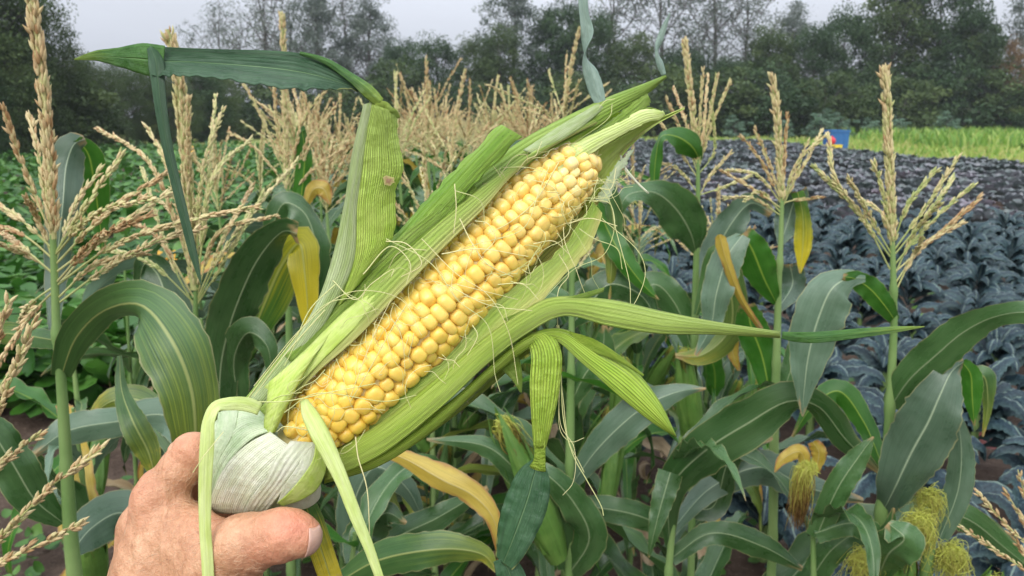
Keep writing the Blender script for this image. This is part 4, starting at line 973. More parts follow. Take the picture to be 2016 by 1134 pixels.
CAB = [cab_variant(i, 9).mesh('red_cabbage', G['cabbage']) for i in range(5)]
CABF = [cab_variant(20 + i, 4, 9) for i in range(3)]
spots = []
for j in range(34):
    xr = .75 + .56 * j
    y = 5.5 + .25 * (j % 2)
    while y < 39:
        x = xr - .0 * y + rng.normal(0, .05) - .108 * min(y, 14)
        yy = y + rng.normal(0, .07); y += .50 if y < 20 else .62
        if yy < cab_edge(x) + .35 or x > 14.0 + .3 * math.sin(yy) or (x > 13.0 and yy > 24) or x > .72 * yy + .4 or x < .45 - .108 * yy: continue
        spots.append((yy, x, j))
spots.sort()
cnt = {}
near_s, far_s = spots[:280], spots[280:]
for yy, x, j in near_s:
    cnt[j] = cnt.get(j, 0) + 1
    o = link('red_cabbage', CAB[rng.randint(5)], None, (x, yy, 0), (rng.normal(0, .06), rng.normal(0, .06), rng.uniform(0, 6.28)), rng.uniform(.85, 1.2))
    tag(o, f'{ordw(cnt[j])} purple grey cabbage back in the {ordw(j + 1)} cabbage row right of the corn', 'cabbage', 'red cabbages in the field beyond the kale')
mb = MB()
for yy, x, j in far_s:
    src = CABF[rng.randint(3)]; a = rng.uniform(0, 6.28); s = rng.uniform(.95, 1.3); M = np.array(Matrix.Rotation(a, 3, 'Z'))
    base_rn = rng.uniform(-.3, .3)
    off = 0
    for v_, f_, r_ in zip(src.V, src.F, src.Rn):
        mb.add(v_ @ M.T * s + [x, yy, 0], f_ - off, None, np.clip(r_ + base_rn, 0, 1)); off += len(v_)
tag(mb.build('cabbage_field', G['cabbage']), label='far rows of purple grey cabbages running to the trees', kind='stuff')
# a single fallen reddish leaf among the kale
mb = MB(); q = Q(1941, 862, 3.1)
th = np.linspace(0, 6.283, 17)[:-1]; V = [np.stack([np.cos(th) * r * 1.1, np.sin(th) * r, .25 * r ** 2 + .1 * np.sin(3 * th) * r], -1) for r in (.05, .4, .75, 1.0)]
mb.add(np.array(V) * .055, gridf(4, 16, True), None, .5)
G['redleaf'] = attr_mat('reddened_leaf', [(0, (.45, .10, .09)), (1, (.55, .20, .16))], rough=.5, nscale=40, nmix=.8, trans=.2)
o = mb.build('reddened_leaf', G['redleaf']); o.location = q; o.rotation_euler = (1.0, .2, .3)
tag(o, 'small reddish pink leaf lying among the kale at the right', 'leaf')

# ------------------------------------------------------------------ blue bin, red ball, yellow tray
def plain(name, c, rough=.5, sc=8):
    m, t = newmat(name); tc = N(t, 'ShaderNodeTexCoord'); n = noise(t, tc.outputs['Object'], sc, 5)
    col = mix(t, n, tuple(v * .75 for v in c), tuple(min(1, v * 1.15) for v in c)); finish(t, col, rough, n, .1, .002); return m
def boxv(mb, x0, x1, y0, y1, z0, z1, rn=.5):
    v = np.array([[x, y, z] for z in (z0, z1) for y in (y0, y1) for x in (x0, x1)])
    mb.add(v, [[0, 2, 3, 1], [4, 5, 7, 6], [0, 1, 5, 4], [2, 6, 7, 3], [0, 4, 6, 2], [1, 3, 7, 5]], None, rn)
bx_ = Q(1644, 288, 34)
bin_ = empty('storage_bin', (bx_[0], 34, 0), 'blue plastic bin standing at the edge of the cabbages by the yellow grass', 'bin')
mb = MB(); wv, hv = .41, .92
Vb = []
for z, k in ((0, .985), (hv, 1.0)):
    Vb.append([[-wv * k, -wv * k, z], [wv * k, -wv * k, z], [wv * k, wv * k, z], [-wv * k, wv * k, z]])
for z, k in ((hv, .94), (.06, .92)):
    Vb.append([[-wv * k, -wv * k, z], [wv * k, -wv * k, z], [wv * k, wv * k, z], [-wv * k, wv * k, z]])
mb.add(np.array(Vb), gridf(4, 4, True)); mb.add(np.array(Vb[3]), [[0, 1, 2, 3]])
G['blue'] = plain('blue_plastic', (.025, .13, .34)); o = mb.build('body', G['blue'], bin_, False)
mb = MB()
boxv(mb, -wv - .03, wv + .03, -wv - .03, -wv + .0, hv - .08, hv + .01); boxv(mb, -wv - .03, wv + .03, wv, wv + .03, hv - .08, hv + .01)
boxv(mb, -wv - .03, -wv, -wv, wv, hv - .078, hv + .008); boxv(mb, wv, wv + .03, -wv, wv, hv - .078, hv + .008)
mb.build('rim', G['blue'], bin_, False)
mb = MB(); [boxv(mb, x - .02, x + .02, -wv - .012, -wv + .03, .05, hv - .09) for x in (-.2, 0, .2)]; mb.build('rib', G['blue'], bin_, False)
bq = Q(1637, 281, 33.2)
th = np.arange(16) / 16 * 6.283; ph = np.linspace(.02, 3.12, 11)
V = np.stack([np.sin(ph)[:, None] * np.cos(th), np.sin(ph)[:, None] * np.sin(th), np.broadcast_to(np.cos(ph)[:, None], (11, 16))], -1) * .17
mb = MB(); mb.add(V, gridf(11, 16, True)); tube(mb, [[0, 0, .15], [0, 0, .22]], .04, 8)
G['red'] = plain('red_plastic', (.62, .03, .04)); o = mb.build('red_ball', G['red']); o.location = (bq[0], 33.2, .47)
tag(o, 'round red float resting on the yellow crate in front of the blue bin', 'float')
mb = MB(); boxv(mb, -.36, .36, -.22, .22, .0, .04); boxv(mb, -.36, .36, -.24, -.22, 0, .30); boxv(mb, -.36, .36, .22, .24, 0, .30); boxv(mb, -.38, -.36, -.22, .22, 0, .31); boxv(mb, .36, .38, -.22, .22, 0, .31)
G['yellow'] = plain('yellow_plastic', (.80, .62, .03)); o = mb.build('yellow_crate', G['yellow'], None, False); o.location = (bq[0] + .02, 33.2, .0)
tag(o, 'low yellow crate on the ground in front of the blue bin', 'crate')

# ------------------------------------------------------------------ trees
def bark():
    m, t = newmat('bark'); tc = N(t, 'ShaderNodeTexCoord'); n = noise(t, mapping(t, tc.outputs['Object'], (3, 3, .6)), 6, 5)
    finish(t, ramp(t, n, [(.3, (.045, .038, .032)), (.7, (.12, .11, .10))]), .9, n, .8, .02); return m
G['bark'] = bark()
def fol(name, a, b, c): return attr_mat(name, [(0, a), (.5, b), (1, c)], rough=.6, trans=.25, spec=.25, objrand=.30)
G['fol_dark'] = fol('foliage_dark', (.020, .046, .016), (.040, .078, .028), (.075, .125, .045))
G['fol_olive'] = fol('foliage_olive', (.030, .056, .016), (.058, .094, .028), (.10, .14, .042))
G['fol_grey'] = fol('foliage_grey', (.07, .095, .075), (.12, .15, .12), (.20, .235, .19))
G['fol_rust'] = fol('foliage_rust', (.12, .07, .03), (.18, .11, .045), (.24, .16, .07))
G['fol_pale'] = fol('foliage_pale', (.10, .17, .11), (.15, .24, .16), (.22, .32, .21))
def make_tree(seed, H=10, Wd=6.0, nclump=70, per=150, lsize=.17, low=.12, fm='fol_dark', sparse=False, top=.9, csz=.55):
    r_ = np.random.RandomState(seed)
    tr = MB()
    tz = np.linspace(0, H * .9, 12); wob = np.cumsum(r_.normal(0, .10, (12, 2)), 0) * (tz / H)[:, None]
    tc_ = np.stack([wob[:, 0], wob[:, 1], tz], -1)
    tube(tr, tc_, np.linspace(.018 * H, .025, 12), 8)
    ends = []
    for i in range(nclump):
        f = low + (top - low) * ((i + r_.rand()) / nclump)
        z0 = max(.08, f * .78) * H * .9
        a = i * 2.4 + r_.normal(0, .5)
        prof = math.sin(math.pi * min(1, max(.0, (f - low) / (1.02 - low) * .86 + .16))) ** .65
        rad = Wd / 2 * prof * (r_.uniform(.35, 1.0) if not sparse else r_.uniform(.55, 1.15))
        p0 = np.array([np.interp(z0, tz, tc_[:, 0]), np.interp(z0, tz, tc_[:, 1]), z0])
        p1 = np.array([p0[0] + rad * math.cos(a), p0[1] + rad * math.sin(a), f * H + r_.normal(0, .35)])
        pm = (p0 + p1) / 2 + np.array([0, 0, (.12 if not sparse else -.05) * rad]) + r_.normal(0, .15, 3)
        rr = .010 * H * (1 - f * .7)
        if i % 2 == 0 or sparse: tube(tr, cr([p0, pm, p1], 7), np.linspace(rr * .6, .015, 7), 5)
        ends.append(p1)
        if sparse:
            for q in range(4):
                s0 = pm + (p1 - pm) * r_.rand(); e = s0 + unit(r_.normal(0, 1, 3) + [0, 0, .8]) * r_.uniform(.8, 1.8)
                tube(tr, cr([s0, (s0 + e) / 2 + r_.normal(0, .1, 3), e], 5), np.linspace(.03, .008, 5), 4); ends.append(e)
    ends = np.array(ends)
    n = len(ends) * per
    ci = np.repeat(np.arange(len(ends)), per)
    cs = csz * r_.uniform(.6, 1.4, len(ends))
    d = unit(r_.normal(0, 1, (n, 3))) * (r_.rand(n, 1) ** .45) * [1, 1, .72]
    p = ends[ci] + d * cs[ci][:, None] * 1.6
    p[:, 2] = np.maximum(p[:, 2], .08)
    e1 = unit(r_.normal(0, 1, (n, 3))); e2 = unit(np.cross(e1, r_.normal(0, 1, (n, 3)))); sz = lsize * r_.uniform(.5, 1.25, n)[:, None]
    v = np.stack([p - e1 * sz * .5, p + e2 * sz * .32, p + e1 * sz * .5, p - e2 * sz * .32], 1)
    rn = np.clip(r_.rand(len(ends))[ci] * .6 + r_.rand(n) * .4, 0, 1)
    lf = MB(); lf.add(v, np.arange(n * 4).reshape(n, 4), None, np.repeat(rn, 4))
    return tr.mesh('trunk', G['bark']), lf.mesh('crown', G[fm], False)
TV = {
 'dense': [make_tree(1, 10, 6.4, 110, 200, .19, .05, csz=.62), make_tree(2, 10, 5.6, 100, 200, .19, .08, 'fol_olive', csz=.62), make_tree(3, 10, 7.0, 120, 190, .19, .04, csz=.65)],
 'sparse': [make_tree(4, 11, 6.5, 34, 34, .15, .28, 'fol_grey', True, 1.0, .42), make_tree(5, 11, 6.0, 30, 30, .15, .30, 'fol_grey', True, 1.0, .42)],
 'grey': [make_tree(6, 11, 6.0, 110, 150, .17, .10, 'fol_grey', False, .98, .45)],
 'shrub': [make_tree(7, 3, 4.2, 60, 130, .16, .02, 'fol_dark', csz=.35), make_tree(8, 3, 4.0, 60, 130, .16, .02, 'fol_olive', csz=.35)],
 'rust': [make_tree(9, 10, 5.0, 70, 130, .2, .1, 'fol_rust')],
 'pale': [make_tree(10, 2, 1.6, 30, 60, .12, .05, 'fol_pale', csz=.16)],
 'big': [make_tree(11, 11, 8.5, 210, 230, .14, .03, 'fol_olive', csz=.62)],
}
HB = {'dense': 10, 'sparse': 11, 'grey': 11, 'shrub': 3, 'rust': 10, 'pale': 2, 'big': 11}
DESC = {'dense': 'dense dark green tree', 'sparse': 'thin open tree with bare branches', 'grey': 'grey green feathery tree', 'shrub': 'low dark bush', 'rust': 'tree turning rusty orange', 'pale': 'pale grey green weedy bush', 'big': 'big bushy dark tree'}
def put_tree(px, Y, top, kind, k=0, wsc=1.0, label=None, group=None):
    x = (px - 1008) / FPX * Y * 1.0
    H = CAM_H + (225 - top) / FPX * Y
    tm, cm = TV[kind][k % len(TV[kind])]
    root = empty('bush' if kind in ('shrub', 'pale') else 'tree', (x, Y, 0), label, 'bush' if kind in ('shrub', 'pale') else 'tree', group)
    s = H / HB[kind]; root.scale = (s * wsc, s * wsc, s); root.rotation_euler = (0, 0, rng.uniform(0, 6.28))
    link('trunk', tm, root); link('crown', cm, root)
    return root
TL = [(-70, 26, -140, 'big', 1.1), (25, 27, -120, 'big', .8), (95, 29, -10, 'big', .8), (-10, 24, 100, 'dense', .9), (60, 25, 130, 'dense', 1.0), (125, 30, 80, 'big', .9), (185, 34, 105, 'big', .75), (150, 30, 170, 'shrub', 1.3), (215, 34, 120, 'big', .9), (265, 38, 125, 'big', 1.0), (310, 40, 135, 'dense', 1.3), (355, 40, 135, 'big', 1.0), (410, 44, 130, 'dense', 1.3), (440, 46, 130, 'big', 1.0),
      (455, 60, 30, 'sparse', 1.0), (545, 58, -25, 'sparse', 1.15), (640, 60, -10, 'grey', .9), (735, 61, 15, 'grey', .95), (700, 64, -15, 'sparse', 1.1), (590, 64, 0, 'sparse', 1.1), (800, 58, 80, 'dense', .9), (870, 56, 75, 'dense', 1.0), (935, 60, 75, 'dense', .9),
      (1010, 59, -20, 'grey', 1.0), (1085, 58, 5, 'dense', .9), (985, 55, 60, 'dense', .9), (1150, 57, 30, 'dense', 1.0), (1190, 62, -40, 'sparse', 1.2), (1290, 61, -60, 'sparse', 1.2), (1390, 60, -50, 'sparse', 1.15), (1450, 62, -20, 'sparse', 1.1),
      (1230, 56, 75, 'dense', 1.1), (1330, 55, 95, 'dense', 1.2), (1420, 54, 110, 'dense', 1.2), (1500, 54, 60, 'dense', 1.0), (1580, 55, 50, 'dense', 1.0), (1650, 56, 20, 'dense', .9), (1730, 57, -60, 'dense', .85), (1810, 57, -70, 'dense', .85), (1850, 55, 20, 'dense', .9),
      (1885, 54, 60, 'dense', .9), (1955, 53, 80, 'rust', .75), (1990, 56, -30, 'grey', .9), (2060, 54, -40, 'dense', .9), (2120, 52, 30, 'dense', 1.0), (1540, 60, 30, 'grey', .9)]
# low bushes closing the foot of the tree line
for i, px in enumerate(range(420, 2140, 78)): TL.append((px + rng.uniform(-15, 15), 51 + rng.uniform(-1, 2), 165 + rng.uniform(-22, 18), 'shrub', 1.25))
for px, top in ((1440, 232), (1600, 222), (1640, 228), (1750, 232), (1850, 226), (1700, 236), (1530, 234)): TL.append((px, 46, top, 'pale', 1.6))
def place_word(px):
    return 'at the left edge' if px < 100 else 'on the left' if px < 420 else 'left of centre' if px < 850 else 'near the centre' if px < 1200 else 'right of centre' if px < 1600 else 'on the right' if px < 1900 else 'at the right edge'
cc = {}
order = sorted(range(len(TL)), key=lambda i: TL[i][0])
lab_ = {}
for i in order:
    k = TL[i][3]; cc[k] = cc.get(k, 0) + 1
    lab_[i] = f'{DESC[k]} in the tree line, {ordw(cc[k])} such from the left'
for i, (px, Y, top, kind, ws) in enumerate(TL):
    put_tree(px, Y, top, kind, i, ws, lab_[i], 'trees and bushes closing the field')

# ------------------------------------------------------------------ the hand (one continuous surface from a smooth distance field)
def skin_mat():
    m, t = newmat('skin')
    tc = N(t, 'ShaderNodeTexCoord'); o = tc.outputs['Object']
    a = N(t, 'ShaderNodeAttribute'); a.attribute_name = 'rnd'
    n1 = noise(t, o, 45, 5, .6); n2 = noise(t, o, 260, 4, .6)
    n3 = noise(t, mapping(t, o, (900, 260, 300)), 1.0, 3, .6)
    c = ramp(t, math_(t, 'ADD', math_(t, 'MULTIPLY', n1, .65), math_(t, 'MULTIPLY', n2, .35)), [(.34, (.37, .175, .09)), (.52, (.52, .275, .15)), (.68, (.62, .375, .22))])
    c = mix(t, math_(t, 'MULTIPLY', a.outputs['Fac'], .75), c, (.62, .21, .13))
    sp_ = noise(t, o, 190, 1)
    c = mix(t, math_(t, 'MULTIPLY', ramp(t, sp_, [(.74, (0, 0, 0)), (.78, (1, 1, 1))]), .6), c, (.22, .09, .05))
    v = N(t, 'ShaderNodeTexVoronoi'); v.feature = 'DISTANCE_TO_EDGE'; v.inputs['Scale'].default_value = 620; t.links.new(o, v.inputs['Vector'])
    h = math_(t, 'ADD', math_(t, 'ADD', math_(t, 'MULTIPLY', n2, 1.0), math_(t, 'MULTIPLY', n3, .5)), math_(t, 'MULTIPLY', ramp(t, v.outputs[0], [(0, (0, 0, 0)), (.10, (1, 1, 1))]), .06))
    finish(t, c, .45, h, .8, .0014, spec=.4, sss=.15, sssr=(1, .35, .2), sscale=.006)
    return m
G['skin'] = skin_mat()
def hp(px, py, d, r): return np.r_[P(px, py, d), r / FPX * d]
CAPS = [  # (point, point)
 [(330, 1480, .395, 128), (335, 1230, .392, 122)], [(335, 1230, .392, 122), (330, 1120, .392, 92)],
 [(420, 1200, .385, 100), (430, 1125, .378, 72)],
 [(320, 1120, .392, 90), (308, 985, .388, 42)],           # index metacarpal
 [(308, 985, .388, 43), (376, 893, .392, 40)],            # index proximal
 [(376, 893, .392, 38), (440, 905, .425, 32)], [(440, 905, .425, 31), (505, 945, .437, 27)],
 [(300, 1130, .405, 84), (285, 1040, .408, 46)],          # middle
 [(285, 1040, .408, 46), (345, 950, .425, 38)], [(345, 950, .425, 37), (440, 950, .455, 33)], [(440, 950, .455, 32), (510, 985, .452, 27)],
 [(310, 1160, .425, 80), (300, 1080, .432, 44)], [(300, 1080, .432, 43), (350, 1000, .455, 36)], [(350, 1000, .455, 35), (440, 1000, .475, 31)], [(440, 1000, .475, 30), (510, 1010, .462, 26)],
 [(330, 1190, .44, 74), (325, 1120, .455, 40)], [(325, 1120, .455, 38), (370, 1060, .475, 32)], [(370, 1060, .475, 31), (440, 1040, .485, 27)], [(440, 1040, .485, 26), (495, 1040, .475, 23)],
 [(420, 1160, .380, 84), (478, 1075, .366, 56)],          # thumb metacarpal
 [(478, 1072, .366, 55), (560, 1052, .362, 47)],
 [(560, 1052, .362, 46), (596, 1054, .363, 37)],
 [(345, 1020, .388, 42), (405, 1062, .376, 44)],          # web
 [(345, 1060, .385, 60), (430, 1100, .376, 66)],
]
CA = np.array([hp(*c[0]) for c in CAPS]); CB = np.array([hp(*c[1]) for c in CAPS])
FING = {1: 0}
grp = [0, 0, 0, 0, 0, 1, 1, 0, 0, 2, 2, 0, 3, 3, 3, 0, 4, 4, 4, 0, 0, 0, 0, 0]   # separate fingers blend sharply with each other
def sdf(p):
    p = np.asarray(p); ds = {}
    for a, b, g in zip(CA, CB, grp):
        ab = b[:3] - a[:3]; L2 = ab @ ab
        h = np.clip(((p - a[:3]) @ ab) / L2, 0, 1)
        d = np.linalg.norm(p - a[:3] - h[..., None] * ab, axis=-1) - (a[3] + (b[3] - a[3]) * h)
        if g in ds:
            k = .0075
            hh = np.clip(.5 + .5 * (ds[g] - d) / k, 0, 1); ds[g] = ds[g] * (1 - hh) + d * hh - k * hh * (1 - hh)
        else: ds[g] = d
    out = ds[0]
    for g in (1, 2, 3, 4):
        k = .0025; d = ds[g]
        hh = np.clip(.5 + .5 * (out - d) / k, 0, 1); out = out * (1 - hh) + d * hh - k * hh * (1 - hh)
    # creases: thumb joint wrinkles, knuckle folds
    def groove(pt, dirv, w_, amp, rad):
        q = p - pt; u = q @ dirv; rr = np.linalg.norm(q - u[..., None] * dirv, axis=-1)
        return amp * np.exp(-(u / w_) ** 2) * np.exp(-(rr / rad) ** 4)
    td = unit(P(600, 1054, .363) - P(478, 1072, .366))
    for q, am in ((566, .0005), (574, .0007), (582, .0005), (500, .0006), (512, .0006)):
        out = out + groove(P(q, 1052, .363), td, .0007, am, .02)
    idr = unit(P(376, 893, .392) - P(308, 985, .388))
    for f in (.86, .93, .99):
        out = out + groove(P(308, 985, .388) * (1 - f) + P(376, 893, .392) * f, idr, .0007, .0005, .016)
    # palm-side folds by the thumb base, tendon relief
    w1 = unit(P(540, 1134, .37) - P(450, 1080, .37))
    for px_, py_ in ((505, 1120), (488, 1128), (470, 1134)):
        out = out + groove(P(px_, py_, .365), unit(P(px_ + 30, py_ - 8, .365) - P(px_, py_, .365)), .0012, .0010, .014)
    tn = P(315, 1010, .37); tdir = unit(P(335, 1134, .372) - P(315, 1010, .37)); sdv = np.cross(tdir, FWD)
    q = p - tn; s_ = q @ sdv
    out = out - .0009 * np.exp(-(s_ / .0009) ** 2) - .0008 * np.exp(-((s_ - .016) / .003) ** 2) - .0008 * np.exp(-((s_ + .014) / .003) ** 2)
    out = out + .0003 * np.sin(p[..., 0] * 310 + np.sin(p[..., 2] * 190) * 1.5) * np.sin(p[..., 2] * 260)
    return out
def surface_nets(f, lo, hi, h):
    ax = [np.arange(l, u, h) for l, u in zip(lo, hi)]
    Gd = np.stack(np.meshgrid(*ax, indexing='ij'), -1)
    D = np.empty(Gd.shape[:3])
    for i in range(Gd.shape[0]): D[i] = f(Gd[i])
    S = D < 0
    n = [s - 1 for s in D.shape]
    acc = np.zeros((*n, 3)); cntr = np.zeros(n)
    corners = [(a, b, c) for a in (0, 1) for b in (0, 1) for c in (0, 1)]
    sl = lambda c: tuple(slice(c[k], n[k] + c[k]) for k in range(3))
    for a in corners:
        for k in range(3):
            if a[k] == 0:
                b = list(a); b[k] = 1
                da, db = D[sl(a)], D[sl(tuple(b))]
                m = (da < 0) != (db < 0)
                t = np.where(m, da / np.where(m, da - db, 1), 0)
                for q in range(3):
                    acc[..., q] += np.where(m, a[q] + (t if q == k else 0), 0)
                cntr += m
    act = cntr > 0
    idx = np.full(n, -1); idx[act] = np.arange(act.sum())
    ii = np.stack(np.nonzero(act), -1)
    V = np.array(lo) + (ii + acc[act] / cntr[act][:, None]) * h
    F = []
    for k in range(3):
        u, v = (k + 1) % 3, (k + 2) % 3
        a = [slice(1, n[q]) for q in range(3)]; a[k] = slice(0, n[k])
        b = list(a); b[k] = slice(1, n[k] + 1)
        A, B = S[tuple(a)], S[tuple(b)]
        for cond, flip in ((A & ~B, False), (~A & B, True)):
            w_ = np.stack(np.nonzero(cond), -1)
            if not len(w_): continue
            o = np.array([0 if q == k else 1 for q in range(3)]); w2 = w_ + o
            def cell(du, dv):
                c = w2.copy(); c[:, u] -= du; c[:, v] -= dv; return idx[c[:, 0], c[:, 1], c[:, 2]]
            q4 = np.stack([cell(1, 1), cell(0, 1), cell(0, 0), cell(1, 0)], -1)
            if flip: q4 = q4[:, ::-1]
            F.append(q4)
    return V, np.concatenate(F)
lo = np.minimum(CA[:, :3] - CA[:, 3:], CB[:, :3] - CB[:, 3:]).min(0) - .006; hi = np.maximum(CA[:, :3] + CA[:, 3:], CB[:, :3] + CB[:, 3:]).max(0) + .006
HV, HF = surface_nets(sdf, lo, hi, .0010)
red = np.zeros(len(HV))
for pt, rad, am in ((P(575, 1030, .352), .014, .9), (P(545, 1085, .355), .012, .6), (P(275, 985, .385), .014, .5), (P(372, 880, .385), .013, .35), (P(420, 1015, .375), .012, .3)):
    red = np.maximum(red, am * np.exp(-(np.linalg.norm(HV - pt, axis=1) / rad) ** 2))
mb = MB(); mb.add(HV, HF, None, red)
person = mb.build('person', G['skin'])
tag(person, 'bare weathered hand gripping the pale base of the corn ear, thumb pointing right', 'person')
def raycast_d(px, py, d0=.30, d1=.48):
    ds = np.linspace(d0, d1, 700); p = CAMP + ray(px, py) * ds[:, None]; s = sdf(p)
    k = np.argmax(s < 0)
    return ds[k] if s[k] < 0 else None
# thumb nail, wrapped on the tip
tcn = P(597, 1054, .363); ax1 = unit(P(597, 1054, .363) - P(560, 1052, .362)); up_ = unit(np.cross(RGT, FWD)); 
rad_n = 37 / FPX * .363
mb = MB(); nu, nv = 12, 12; GV = np.zeros((nu, nv, 3))
nd = unit(-FWD * .48 + ax1 * .74 - UPV * .12)      # the nail faces camera and right
sd1 = unit(np.cross(nd, UPV)); sd2 = np.cross(nd, sd1)
for i, a in enumerate(np.linspace(-.56, .56, nu)):
    for j, b in enumerate(np.linspace(-.80, .80, nv)):
        q = unit(nd * math.cos(b) * math.cos(a) + sd2 * math.sin(b) + sd1 * math.sin(a) * math.cos(b))
        c0 = tcn + q * rad_n * .7
        t_ = np.linspace(0, .012, 160); ss = sdf(c0 + q * t_[:, None]); kk = np.argmax(ss > 0)
        GV[i, j] = c0 + q * (t_[kk] + .00035)
mb.add(GV, gridf(nu, nv)); 
def nail_mat():
    m, t = newmat('nail'); tc = N(t, 'ShaderNodeTexCoord'); n = noise(t, mapping(t, tc.outputs['Object'], (200, 200, 900)), 1, 2)
    finish(t, mix(t, n, (.44, .26, .19), (.57, .37, .28)), .3, n, .2, .0004, sss=.1, sscale=.003); return m
thumb_nail = mb.build('thumb_nail', nail_mat(), person); thicken(thumb_nail, .0005)
# fine fair hairs on the back of the hand
mb = MB(); hk = 0
for _ in range(1500):
    px, py = rng.uniform(215, 520), rng.uniform(930, 1134)
    d = raycast_d(px, py, .33, .42) if hk < 420 else None
    if d is None: continue
    if px > 430 and py < 1060: continue
    hk += 1
    p0 = P(px, py, d); eps = .0008
    g = np.array([sdf(p0 + e) - sdf(p0 - e) for e in np.eye(3) * eps]); nn = unit(g)
    dr = unit(np.array([.9, -.1, .35]) + rng.normal(0, .35, 3)); dr = unit(dr - nn * (dr @ nn) + nn * .35)
    L = rng.uniform(.003, .007); s = np.linspace(0, 1, 4)[:, None]
    c = p0 + dr * s * L - nn * (s ** 2) * L * .25
    tube(mb, c, np.linspace(.00006, .00002, 4), 3, rn=.5, cap=False)
G['hair'] = plain('fair_hair', (.72, .50, .32), .4)
mb.build('hair', G['hair'], person)

# ------------------------------------------------------------------ the ear of sweet corn
ear = empty('corn_ear', tuple(P(520, 990, .40)), 'picked sweet corn ear with peeled back husk and yellow kernels, held in the hand', 'corn ear')
def epart(mb, name, mat, th=.0004, parent=ear, sub=False):
    o = mb.build(name, G[mat] if isinstance(mat, str) else mat)
    o.parent = parent
    if parent is ear: o.location = -Vector(ear.location)
    if th: thicken(o, th)
    return o
AX = cr([(592, 872, .398), (715, 752, .402), (840, 628, .408), (1018, 438, .418), (1108, 352, .424), (1156, 312, .428)], 400)
AXP = np.array([P(*a) for a in AX]); AL = np.r_[0, np.cumsum(np.linalg.norm(np.diff(AXP, axis=0), axis=1))]; TOT = AL[-1]
def ax_at(s):
    p = np.array([np.interp(s, AL, AXP[:, i]) for i in range(3)]); q = np.array([np.interp(min(s + .002, TOT), AL, AXP[:, i]) - np.interp(max(s - .002, 0), AL, AXP[:, i]) for i in range(3)])
    return p, unit(q)
def rad_at(s):
    f = s / TOT
    return float(np.interp(f, [0, .05, .2, .45, .7, .85, .93, .975, 1.0], [.0175, .0200, .0222, .0232, .0224, .0205, .0172, .0125, .0045]))
mb = MB(); c = []; rr = []
for s in np.linspace(-.004, TOT - .001, 60):
    p, t_ = ax_at(max(s, 0)); c.append(p + t_ * min(s, 0)); rr.append(max(.003, rad_at(max(s, 0)) - .0042))
tube(mb, np.array(c), rr, 24, rn=.3)
epart(mb, 'cob', 'cob', 0)
mb = MB(); NR = 16; nth = 16
th = np.arange(nth) / nth * 2 * np.pi
prof = [(0, 1.0), (.36, .975), (.62, .90), (.80, .74), (.92, .48), (.985, .14), (1.0, -.25), (.94, -.8)]
kc, ks_ = np.cos(th), np.sin(th)
pn = (np.abs(kc) ** 2.9 + np.abs(ks_) ** 2.9) ** (-1 / 2.9)
TVk = [np.array([[0, 0, 1.0]])]
for r_, z_ in prof[1:]: TVk.append(np.stack([kc * pn * r_, ks_ * pn * r_, np.full(nth, z_)], -1))
TVk = np.concatenate(TVk)
TFt = np.array([[0, 1 + (i + 1) % nth, 1 + i] for i in range(nth)]); TFq = gridf(len(prof) - 1, nth, True) + 1
KR = np.random.RandomState(5); rowph = KR.rand(NR)
for k in range(NR):
    s = .001 + rowph[k] * .003 + (.0034 if k % 2 else 0)
    drift = KR.normal(0, .014)
    while s < TOT - .0015:
        f = s / TOT; Rr = rad_at(s)
        pitch = (.0074 if f < .3 else .0070 - .0006 * (f - .3)) * rng.uniform(.9, 1.1)
        width = 2 * math.pi * (Rr - .0012) / NR
        if f > .93 and k % 2 and Rr < .015: s += pitch; continue
        wm = 1.9 if (f > .93 and Rr < .015) else 1.0
        p, t_ = ax_at(s + pitch / 2)
        phi = (k + .5) / NR * 2 * math.pi + .10 * math.sin(f * 5 + k * .9) + drift * f * 2 + rng.normal(0, .04)
        e1 = unit(np.cross(t_, FWD)); e2 = np.cross(t_, e1)
        out = e1 * math.cos(phi) + e2 * math.sin(phi); sid = np.cross(t_, out)
        slope = (rad_at(min(s + .004, TOT)) - rad_at(max(s - .004, 0))) / .008
        nrm = unit(out - t_ * slope * .8 + rng.normal(0, .07, 3)); tt = unit(t_ - nrm * (t_ @ nrm)); sd_ = np.cross(tt, nrm)
        hx = pitch * .60; hy = width * .60 * wm * rng.uniform(.93, 1.06); hz = .0042 * rng.uniform(.85, 1.15)
        small = rng.rand() < .035
        if small: hx *= .8; hy *= .7; hz *= .6
        rot = rng.normal(0, .13); tt, sd_ = tt * math.cos(rot) + sd_ * math.sin(rot), -tt * math.sin(rot) + sd_ * math.cos(rot)
        cen = p + out * (Rr - .0046)
        v = TVk.copy()
        jit = 1 + rng.normal(0, .05, 3)
        v = cen + tt * (v[:, :1] * hx * jit[0]) + sd_ * (v[:, 1:2] * hy * jit[1]) + nrm * (v[:, 2:3] * hz + .0012)
        col = np.clip(.12 + f * .78 + rng.normal(0, .07) + (.25 if small else 0), 0, 1)
        b0 = mb.n
        mb.add(v, TFq, None, col); mb.F.append(TFt + b0); mb.M.append(np.zeros(nth, int))
        s += pitch
epart(mb, 'kernels', 'kernel', 0)
# pale filaments on the very tip
mb = MB()
for i in range(16):
    p, t_ = ax_at(TOT - .002); d = unit(t_ + rng.normal(0, .5, 3)); s = np.linspace(0, 1, 6)[:, None]
    p = P(1160 + rng.normal(0, 7), 306 + rng.normal(0, 6), .421)
    tube(mb, p + d * s * rng.uniform(.004, .009) + rng.normal(0, .0012, 3) * s ** 2, np.linspace(.0006, .00025, 6), 5, rn=rng.rand())
epart(mb, 'tip_filaments', 'silk', 0)

